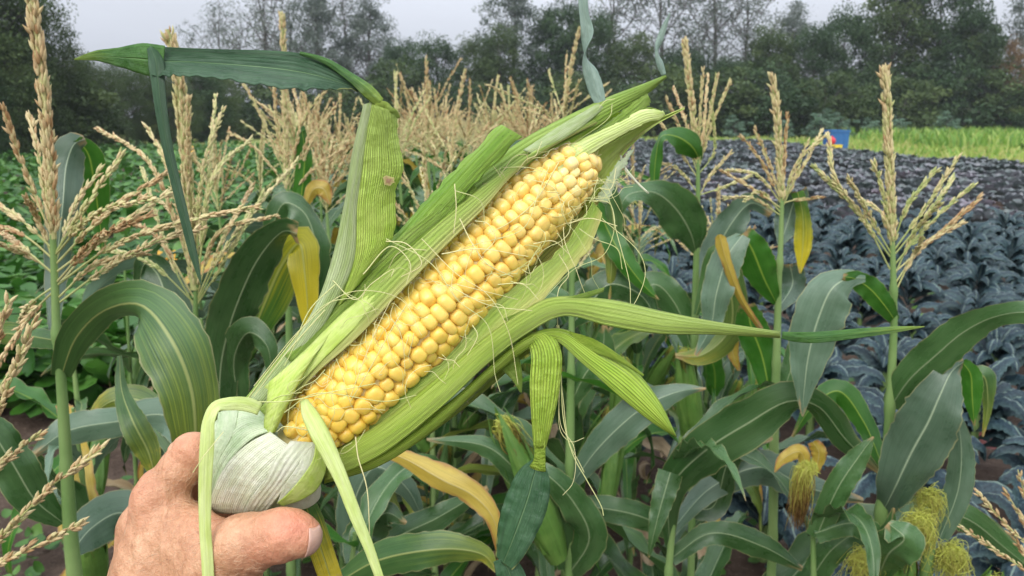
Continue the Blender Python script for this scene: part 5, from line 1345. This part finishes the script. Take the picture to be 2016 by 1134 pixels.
def H(name, mat, L, Rr, bulge=0.0, **kw):
    mb = MB(); sheet_px(mb, L, Rr, bulge=bulge, **kw)
    return epart(mb, 'husk_leaf' if name is None else name, mat)
rp = dict(ripple=.0006, rf=6)
# big leaf standing behind the cob and its tip
H(None, 'husk_in', [(560, 830, .415), (700, 690, .420), (850, 520, .428), (1000, 330, .436), (1100, 268, .440), (1200, 226, .443), (1280, 212, .445), (1308, 222, .445)],
  [(700, 860, .415), (900, 700, .420), (1040, 565, .428), (1140, 462, .432), (1188, 380, .434), (1222, 305, .437), (1268, 260, .440), (1311, 229, .445)], -.012, m=25, **rp)
H(None, 'husk_lime', [(1120, 345, .436), (1175, 300, .436), (1240, 262, .438), (1300, 232, .440), (1347, 212, .442)],
  [(1150, 420, .434), (1200, 345, .434), (1235, 295, .436), (1285, 250, .439), (1348, 214, .442)], -.004, **rp)
H(None, 'husk_lime', [(1175, 275, .430), (1210, 250, .430), (1250, 236, .430), (1285, 230, .430), (1308, 224, .431)],
  [(1180, 300, .430), (1215, 272, .430), (1255, 254, .430), (1290, 240, .430), (1309, 227, .431)], .001)
H(None, 'husk', [(1130, 285, .424), (1205, 234, .428), (1256, 196, .430), (1274, 184, .431)], [(1160, 300, .421), (1228, 258, .424), (1268, 224, .427), (1281, 198, .429)], .003, jag=3.5, **rp)
H(None, 'husk_strip', [(1050, 335, .412), (1130, 282, .416), (1215, 243, .420), (1270, 216, .424), (1306, 219, .426)], [(1085, 360, .410), (1160, 305, .414), (1232, 262, .418), (1280, 240, .422), (1300, 236, .425), (1308, 224, .426)], .002, jag=3, **rp)
H(None, 'husk_sheath', [(1030, 296, .408), (1105, 246, .414), (1150, 220, .420), (1178, 204, .427)], [(1058, 306, .405), (1128, 262, .411), (1165, 234, .418), (1189, 212, .426)], .002)
H(None, 'husk_whitegreen', [(1172, 395, .430), (1195, 350, .428), (1225, 312, .428), (1248, 292, .430)], [(1196, 402, .430), (1214, 358, .429), (1228, 330, .428), (1246, 300, .430)], .001, jag=5)
# upper husk, several overlapping leaves
H(None, 'husk', [(468, 802, .405), (560, 690, .408), (650, 590, .410), (740, 495, .412), (850, 405, .415), (945, 335, .418), (1040, 268, .422), (1130, 222, .428), (1200, 190, .434), (1262, 167, .438), (1310, 148, .441)],
  [(520, 845, .394), (600, 740, .395), (690, 650, .396), (775, 560, .398), (870, 465, .400), (960, 385, .404), (1060, 310, .410), (1150, 262, .418), (1220, 218, .428), (1270, 188, .436), (1313, 152, .441)], .004, m=25, **rp)
H(None, 'husk_in', [(498, 826, .393), (575, 722, .392), (665, 628, .392), (750, 540, .392), (845, 450, .393), (940, 375, .396), (1030, 312, .402), (1100, 272, .410), (1170, 236, .418)],
  [(532, 852, .384), (606, 752, .382), (700, 668, .382), (782, 582, .383), (880, 482, .386), (955, 408, .390), (1012, 342, .397), (1088, 288, .407), (1176, 242, .418)], .001, m=21, **rp)
H(None, 'husk_deep', [(505, 780, .406), (600, 670, .406), (700, 558, .405), (800, 436, .404), (895, 335, .402), (985, 244, .398)],
  [(560, 770, .398), (640, 665, .396), (745, 560, .395), (850, 462, .394), (945, 352, .392), (1027, 268, .389)], .004, jag=4, **rp)
H(None, 'husk', [(560, 700, .397), (640, 615, .397), (730, 520, .397), (800, 455, .396), (870, 400, .396), (925, 352, .397)],
  [(585, 725, .392), (665, 640, .392), (750, 548, .392), (825, 480, .392), (890, 425, .394), (940, 372, .397)], .002, **rp)
# curled fold beside the first kernels
H(None, 'husk_lime', [(530, 752, .380), (524, 800, .378), (520, 838, .378), (524, 858, .379)], [(665, 640, .388), (610, 715, .380), (570, 790, .377), (541, 852, .378)], .003, m=13)
H(None, 'husk_lime', [(520, 762, .386), (600, 690, .388), (680, 612, .390), (750, 560, .391)], [(560, 790, .380), (610, 735, .382), (690, 655, .384), (775, 575, .388)], .002)
# lower husk
H(None, 'husk_in', [(652, 884, .398), (700, 838, .397), (755, 790, .397), (825, 742, .398), (885, 700, .400), (955, 612, .404), (1040, 545, .409), (1110, 482, .412), (1168, 398, .416)],
  [(660, 915, .388), (735, 870, .387), (815, 800, .386), (900, 730, .387), (985, 655, .390), (1065, 592, .396), (1120, 535, .402), (1165, 480, .406), (1186, 420, .410)], -.003, m=21, jag=5, **rp)
H(None, 'husk_low', [(642, 896, .392), (740, 838, .389), (850, 752, .388), (950, 668, .388), (1030, 612, .386), (1085, 586, .388), (1200, 590, .387), (1300, 612, .384), (1400, 632, .381), (1535, 653, .377)],
  [(640, 948, .386), (750, 895, .380), (865, 805, .377), (965, 712, .377), (1040, 655, .377), (1110, 622, .377), (1200, 642, .374), (1300, 657, .373), (1400, 658, .375), (1536, 665, .377)], .004, n=70, **rp)
H(None, 'husk_hang', [(640, 925, .392), (770, 872, .386), (880, 795, .384), (975, 712, .383), (1050, 655, .382), (1110, 648, .386), (1180, 688, .385), (1248, 728, .382), (1298, 790, .378), (1331, 858, .374)],
  [(638, 952, .392), (745, 918, .388), (860, 842, .385), (965, 745, .384), (1035, 690, .382), (1085, 668, .380), (1150, 718, .374), (1222, 782, .371), (1285, 832, .372), (1332, 861, .374)], .004, n=70, **rp)
H(None, 'husk_hang', [(1120, 652, .3815), (1170, 668, .379), (1220, 700, .377), (1268, 738, .376)], [(1150, 690, .380), (1200, 705, .378), (1235, 722, .3765), (1266, 741, .376)], .001)
H(None, 'husk_low', [(660, 938, .404), (780, 895, .406), (880, 830, .406), (960, 765, .404), (1020, 712, .400), (1045, 690, .396)],
  [(690, 925, .408), (800, 870, .410), (890, 812, .410), (960, 745, .408), (1010, 692, .404), (1030, 668, .400)], .003)
H(None, 'husk', [(990, 628, .388), (1060, 600, .386), (1120, 585, .386), (1190, 566, .387)], [(1010, 640, .388), (1070, 612, .386), (1130, 596, .386), (1188, 574, .387)], .001)
# hanging leaf and its blade
H(None, 'husk_hang', [(990, 690, .388), (1030, 668, .383), (1044, 690, .379), (1043, 760, .376), (1047, 830, .375), (1051, 882, .375)],
  [(1020, 660, .386), (1080, 655, .380), (1104, 690, .377), (1102, 760, .376), (1088, 830, .375), (1074, 882, .375)], .003, **rp)
H(None, 'husk', [(960, 712, .392), (990, 730, .390), (1010, 750, .389), (1024, 772, .388)], [(1000, 680, .390), (1020, 700, .388), (1028, 740, .388), (1027, 774, .388)], .001)
def RB(name, mat, pts, parent=ear, n=50, m=11, th=.0003, **kw):
    kw.setdefault('rag', .02)
    mb = MB(); ribbon_px(mb, pts, P, n=n, m=m, **kw)
    return epart(mb, name, mat, th, parent) if parent is ear else None
RB('collar', 'husk_hang', [(1063, 868, .3745, 24), (1063, 888, .373, 21), (1062, 908, .373, 24), (1058, 924, .374, 34)], n=12, bulge=.15)
RB('blade', 'blade', [(1062, 905, .374, 20), (1052, 935, .373, 62, 0), (1038, 985, .372, 84, 0), (1020, 1035, .372, 80, 0), (1002, 1082, .373, 62, 10), (990, 1110, .375, 44, 20)], fold=-.10, wave=.02)
RB('blade', 'blade', [(990, 1098, .376, 40), (1005, 1134, .375, 56, 0), (1020, 1190, .376, 60), (1030, 1240, .378, 20)], fold=-.1)
RB('blade', 'blade_tip', [(1540, 660, .376, 14), (1570, 664, .376, 20, 10), (1610, 664, .376, 22, 0), (1700, 655, .376, 18), (1770, 648, .377, 11), (1820, 643, .378, 1.5)], fold=-.15)
# leaf standing up on the left, collar and its long dark folded blade
H(None, 'husk_sheath', [(482, 792, .400), (565, 690, .398), (622, 600, .396), (655, 505, .393), (678, 400, .390), (694, 300, .387), (716, 206, .384)],
  [(520, 800, .396), (600, 700, .394), (660, 600, .392), (697, 512, .390), (704, 400, .387), (720, 300, .384), (734, 200, .382)], .002)
H(None, 'husk_low', [(660, 610, .396), (688, 520, .392), (694, 400, .389), (704, 300, .386), (728, 203, .383)],
  [(720, 545, .394), (776, 458, .392), (779, 372, .390), (793, 330, .388), (783, 268, .386), (781, 222, .384)], .005, n=60, m=33, ripple=.00022, rf=15, jag=3)
RB('collar', 'husk_low', [(730, 197, .382, 10), (746, 205, .380, 15), (760, 207, .380, 12), (768, 216, .380, 12), (778, 219, .381, 8), (785, 232, .383, 6)], n=24, bulge=.2, wave=.08, wfreq=3)
mb = MB()
sheet_px(mb, [(298, 91, .376), (360, 94, .376), (440, 97, .377), (520, 99, .378), (590, 105, .379), (640, 122, .380), (690, 156, .381), (728, 184, .381)],
         [(300, 151, .368), (350, 149, .368), (420, 154, .367), (500, 165, .366), (570, 175, .367), (620, 177, .369), (665, 174, .374), (700, 176, .380)], n=70, m=23, bulge=-.003, ripple=.0003, rf=9)
Gv = mb.V[0].reshape(70, 23, 3); tt_ = np.linspace(0, 1, 23)
wv_ = np.interp(np.linspace(0, 1, 70), np.linspace(0, 1, 44), rng.normal(0, 1, 44)) + .5 * np.sin(np.linspace(0, 1, 70) * 110 + 3 * np.sin(np.linspace(0, 1, 70) * 9))
Gv += (wv_[:, None] * (np.clip(tt_ - .55, 0, 1) ** 1.5)[None] * .0022)[..., None] * (UPV * .6 - FWD)
mb.V[0] = Gv.reshape(-1, 3)
epart(mb, 'blade', 'blade', .0003)
RB('blade', 'blade_tip', [(590, 104, .378, 6, 0), (640, 120, .377, 12, 0), (690, 152, .377, 18, 0), (725, 180, .377, 26, 0), (748, 202, .379, 20, 0)], fold=-.25)
RB('blade', 'blade_pale', [(690, 162, .383, 10, 0), (715, 174, .382, 22, 0), (738, 188, .381, 16, 0)], n=16, fold=-.1)
RB('blade', 'blade_tip', [(322, 122, .373, 62, 0), (280, 116, .372, 60, 0), (235, 113, .373, 38, 0), (190, 110, .374, 20, 0), (146, 117, .375, 2)], fold=-.08, wave=.02)
RB('blade', 'blade', [(296, 92, .371, 14, 0), (306, 118, .369, 28, 0), (311, 160, .368, 25, 0), (318, 220, .368, 22, 0), (330, 290, .369, 19, 0), (345, 355, .370, 18, 0), (366, 440, .371, 17, 0), (382, 505, .372, 14), (397, 562, .373, 2)], fold=-.25, n=60)
mb = MB(); th_ = np.arange(22) / 22 * 2 * np.pi; rj = 1 + .10 * np.sin(th_ * 3 + 1) + rng.normal(0, .12, 22)
c0_ = P(765, 356, .3815); V_ = [c0_ + (np.cos(th_) * rj * q_)[:, None] * RGT * .0030 + (np.sin(th_) * rj * q_)[:, None] * UPV * .0027 - FWD * .0004 * (1 - q_) for q_ in (.02, .5, 1.0)]
mb.add(np.array(V_), gridf(3, 22, True), None, np.repeat([.1, .6, .9], 22)); G['blemish'] = attr_mat('blemish', [(0, (.30, .22, .15)), (.45, (.20, .11, .05)), (1, (.42, .46, .14))], rough=.8, nscale=900, nmix=.5)
epart(mb, 'blemish', 'blemish', 0)
# thin blades at the top
RB('blade', 'blade_pale', [(1183, 207, .430, 20, 0), (1174, 178, .430, 30, 0), (1162, 140, .430, 28, 10), (1154, 112, .430, 17, 70), (1155, 92, .430, 20, 120), (1156, 62, .430, 25, 180), (1150, 30, .430, 19, 190), (1147, -10, .430, 18, 180), (1148, -60, .430, 10, 180)], fold=-.15, n=60)
RB('blade', 'blade_pale', [(1307, 148, .441, 9, 0), (1300, 125, .440, 14, 20), (1295, 100, .440, 13, 60), (1300, 75, .440, 13, 0), (1309, 50, .440, 10, 0), (1319, 26, .440, 1.5)], fold=-.2, n=40)
RB('husk_leaf', 'husk_white', [(1222, 306, .432, 3), (1227, 325, .430, 5), (1250, 355, .428, 4), (1277, 381, .428, 3)], n=16, bulge=.2)
# pale base: overlapping sheets wrapped round the butt of the ear
def bulb(x, y, d):
    q = 1 - ((x - 520) / 150) ** 2 - ((y - 915) / 125) ** 2
    return .403 - .031 * np.sqrt(np.clip(q, 0.02, 1)) + (d - .4)
th = np.arange(28) / 28 * 2 * np.pi; ph = np.linspace(.08, 3.06, 18)
mb = MB(); cc_ = P(518, 915, .4035)
V = cc_ + (np.sin(ph)[:, None] * np.cos(th))[..., None] * RGT * .0295 + (np.sin(ph)[:, None] * np.sin(th))[..., None] * FWD * .026 + np.broadcast_to(np.cos(ph)[:, None], (18, 28))[..., None] * UPV * .0245
mb.add(V, gridf(18, 28, True), np.stack(np.broadcast_arrays(th[None] / 6.28, ph[:, None] / 3.14), -1))
epart(mb, 'shank', 'husk_whitegreen', 0)
ws = dict(off=bulb, n=44, m=21)
H(None, 'husk_whitegreen', [(505, 800, .402), (450, 808, .402), (412, 850, .402), (400, 915, .402), (402, 985, .402)], [(545, 845, .400), (500, 862, .400), (455, 905, .400), (428, 955, .400), (416, 1005, .400)], ripple=.0005, rf=5, **ws)
H(None, 'husk_whitegreen', [(430, 812, .4005), (424, 850, .4005), (408, 900, .4005), (402, 960, .4005)], [(470, 800, .4005), (460, 850, .4005), (430, 910, .4005), (410, 985, .4005)], **ws)
H(None, 'husk_white', [(532, 850, .3975), (490, 872, .3968), (448, 912, .3965), (424, 955, .3965), (412, 998, .397), (420, 1010, .399)], [(590, 892, .3985), (555, 925, .3975), (520, 962, .3975), (496, 1000, .3985), (488, 1012, .400)], ripple=.0004, rf=6, **ws)
H(None, 'husk_white', [(572, 868, .396), (541, 903, .3942), (521, 945, .3938), (492, 984, .3942), (478, 1012, .396)], [(632, 872, .397), (606, 905, .396), (572, 948, .3955), (538, 990, .3965), (520, 1012, .398)], ripple=.0004, rf=5, **ws)
H(None, 'husk_white', [(600, 880, .3965), (588, 915, .395), (562, 952, .395), (545, 992, .396)], [(636, 880, .3965), (620, 925, .395), (596, 965, .395), (562, 996, .396)], **ws)
H(None, 'husk_lime', [(622, 866, .395), (616, 905, .3935), (590, 945, .393), (558, 980, .394), (545, 990, .396)], [(640, 872, .396), (641, 925, .395), (622, 965, .394), (590, 985, .394), (556, 996, .396)], **ws)
H(None, 'husk_white', [(628, 938, .399), (615, 966, .398), (590, 980, .398), (560, 990, .398)], [(632, 962, .400), (628, 982, .400), (605, 1000, .400), (570, 1004, .400)], **ws)
# hanging strips
RB('husk_strip', 'husk_strip', [(512, 806, .372, 24, 0), (485, 796, .369, 28, 0), (450, 795, .366, 26, 10), (424, 800, .362, 26, 40), (411, 825, .358, 24, 20), (408, 870, .356, 27, 0), (404, 950, .354, 25, 0), (404, 1040, .352, 22, 0), (408, 1100, .351, 22, 0), (412, 1180, .350, 22)], n=60, fold=-.08, wave=.03)
RB('husk_strip', 'husk_strip', [(598, 786, .374, 14, 0), (606, 808, .370, 28, 0), (625, 845, .366, 36, 0), (650, 895, .363, 32, 0), (675, 950, .361, 26, 0), (700, 1015, .359, 24, 0), (725, 1075, .358, 20, 0), (750, 1145, .357, 16)], n=60, fold=-.25)
RB('husk_leaf', 'leaf_ytip', [(600, 990, .415, 40, 0), (615, 1030, .418, 46, 0), (635, 1090, .42, 46, 0), (655, 1150, .42, 44)], n=30, fold=-.12)

# silk strands (px, py, depth)
def strand(pts, r=.00042, tone=.6):
    mb = MB(); c = cr([P(*p) for p in pts], 34)
    tube(mb, c, np.linspace(r, r * .7, 34), 5, rn=tone); return mb
SILK = [
 [(655, 552, .376), (700, 590, .372), (730, 560, .374), (775, 530, .378), (770, 545, .376)],
 [(500, 760, .378), (600, 640, .372), (690, 575, .372), (790, 590, .374), (830, 660, .376)],
 [(715, 540, .376), (770, 485, .376), (808, 520, .374), (800, 560, .374)],
 [(895, 362, .376), (898, 410, .374), (893, 460, .374)], [(895, 375, .376), (945, 395, .376), (955, 440, .378)],
 [(760, 475, .378), (800, 480, .376), (830, 520, .374), (790, 545, .376)],
 [(560, 812, .374), (620, 775, .372), (760, 790, .372), (820, 778, .378)],
 [(480, 790, .376), (560, 790, .370), (660, 770, .370), (740, 755, .374)],
 [(690, 780, .374), (720, 700, .372), (745, 640, .374), (770, 590, .376)],
 [(760, 470, .380), (850, 520, .374), (900, 590, .372), (960, 640, .374), (975, 740, .376), (985, 772, .376)],
 [(830, 470, .378), (900, 540, .372), (960, 580, .372), (1000, 650, .372), (1020, 757, .374)],
 [(880, 560, .374), (960, 600, .374), (1048, 612, .376)], [(870, 500, .374), (940, 490, .374), (1040, 505, .380)],
 [(905, 430, .380), (930, 480, .376), (960, 520, .376), (1010, 545, .384)], [(935, 435, .380), (960, 440, .378), (975, 470, .378), (950, 500, .378)],
 [(1080, 330, .400), (1060, 380, .394), (1030, 450, .390), (940, 480, .388), (880, 500, .386)], [(1030, 350, .400), (1090, 370, .398), (1110, 420, .400)],
 [(1100, 320, .404), (1050, 400, .394), (1000, 440, .388), (960, 460, .388)], [(990, 330, .40), (1040, 330, .396), (1090, 345, .398)],
 [(1210, 195, .426), (1190, 200, .424), (1150, 260, .420), (1120, 290, .418), (1080, 330, .412)], [(1205, 205, .425), (1200, 230, .421), (1140, 275, .417), (1090, 310, .410)],
 [(1160, 400, .408), (1180, 370, .408), (1210, 430, .406), (1190, 500, .404), (1130, 530, .402), (1060, 600, .396)],
 [(1165, 395, .410), (1200, 400, .408), (1212, 450, .404), (1240, 560, .402), (1243, 604, .402), (1270, 545, .402), (1260, 500, .402), (1185, 430, .406)],
 [(1120, 440, .404), (1160, 430, .402), (1215, 445, .402)], [(1140, 450, .404), (1170, 470, .402), (1215, 490, .402), (1225, 530, .402)],
 [(1100, 500, .400), (1120, 540, .398), (1100, 570, .396), (1098, 640, .390), (1102, 720, .386), (1100, 780, .384)],
 [(1100, 640, .386), (1104, 720, .384), (1110, 830, .382), (1130, 900, .380), (1155, 945, .380), (1185, 1000, .380), (1188, 1015, .380)],
 [(1098, 650, .386), (1100, 760, .384), (1105, 840, .382), (1130, 880, .380), (1128, 950, .380), (1108, 975, .380)],
 [(1096, 640, .388), (1102, 740, .384), (1104, 850, .382), (1125, 870, .381), (1150, 862, .380)], [(1095, 660, .388), (1108, 780, .384), (1120, 870, .382), (1140, 910, .381), (1150, 930, .381)],
 [(980, 560, .386), (1030, 560, .384), (1060, 590, .384)], [(900, 560, .378), (940, 570, .374), (1020, 590, .380)], [(620, 850, .374), (560, 840, .372), (545, 850, .374)],
 [(700, 860, .366), (705, 900, .366), (722, 960, .366), (728, 1060, .366)], [(380, 930, .352), (400, 900, .350), (440, 850, .358)],
 [(1050, 480, .398), (1090, 475, .396), (1120, 500, .398)], [(640, 610, .384), (560, 700, .382), (500, 780, .382)], [(600, 640, .386), (530, 730, .384), (478, 800, .384)], [(660, 560, .388), (610, 610, .386), (575, 690, .385), (560, 720, .384)],
 [(800, 600, .374), (770, 650, .372), (720, 740, .372), (690, 790, .374)], [(1180, 370, .410), (1202, 372, .408), (1213, 330, .41)], [(930, 640, .380), (940, 660, .378), (920, 700, .378)],
 [(590, 745, .382), (570, 800, .380), (566, 850, .379)], [(480, 795, .384), (560, 690, .383), (640, 600, .386), (700, 585, .385)],
]
for _ in range(65):   # short flattened strands lying across the kernels
    f = rng.uniform(.05, .97); s = f * TOT; p, t_ = ax_at(s); Rr = rad_at(s)
    e1 = unit(np.cross(t_, FWD)); e2 = np.cross(t_, e1); a0 = rng.uniform(.15, 2.0); a1 = a0 + rng.uniform(-.9, .9); ds = rng.uniform(-.02, .02)
    c = []
    for q in np.linspace(0, 1, 7):
        a = a0 + (a1 - a0) * q; sq = np.clip(s + ds * q + .002 * math.sin(q * 6 + a0), 0, TOT); pq, tq = ax_at(sq)
        c.append(pq + (e1 * math.cos(a) - FWD * math.sin(a)) * (rad_at(sq) + .0009 + .0012 * math.sin(math.pi * q)))
    mb = MB(); tube(mb, cr(c, 24), np.linspace(.00018, .00010, 24), 5, rn=rng.rand()); epart(mb, 'silk_strand', 'silk', 0)
SR = np.random.RandomState(31)
for _ in range(75):   # fine loose strands along both borders of the cob
    f = SR.uniform(.05, 1.0); side = 1 if SR.rand() < (.45 if f < .6 else .75) else -1
    a = AX[int(f * 399)]; q_ = AX[min(399, int(f * 399) + 8)] - AX[max(0, int(f * 399) - 8)]; q_ = q_[:2] / np.hypot(*q_[:2]); nn_ = np.array([-q_[1], q_[0]]) * side
    p_ = np.array(a[:2]) + nn_ * (70 if f < .9 else 45); dr_ = SR.uniform(0, 6.28); pts_ = []; L_ = SR.uniform(12, 42); dq = .372 + .034 * f
    for k_ in range(6):
        pts_.append((p_[0], p_[1], dq - .004 * math.sin(k_ * .6))); dr_ += SR.normal(0, .55); p_ = p_ + np.array([math.cos(dr_), math.sin(dr_) + .35]) * L_ * .6
    epart(strand(pts_, SR.uniform(.00013, .00022), SR.rand()), 'silk_strand', 'silk', 0)
for sline in SILK:
    epart(strand(sline, rng.uniform(.00020, .00034), rng.rand()), 'silk_strand', 'silk', 0)

# ------------------------------------------------------------------ damp autumn air
m, t = newmat('haze_air'); vol = N(t, 'ShaderNodeVolumePrincipled'); vol.inputs['Color'].default_value = (.88, .93, 1, 1); vol.inputs['Density'].default_value = .0006; vol.inputs['Anisotropy'].default_value = .2
ou = N(t, 'ShaderNodeOutputMaterial'); t.links.new(vol.outputs[0], ou.inputs['Volume'])
mb = MB(); boxv(mb, -300, 300, -60, 400, -1.0, 40.0)
tag(mb.build('haze', m, None, False), kind='stuff')
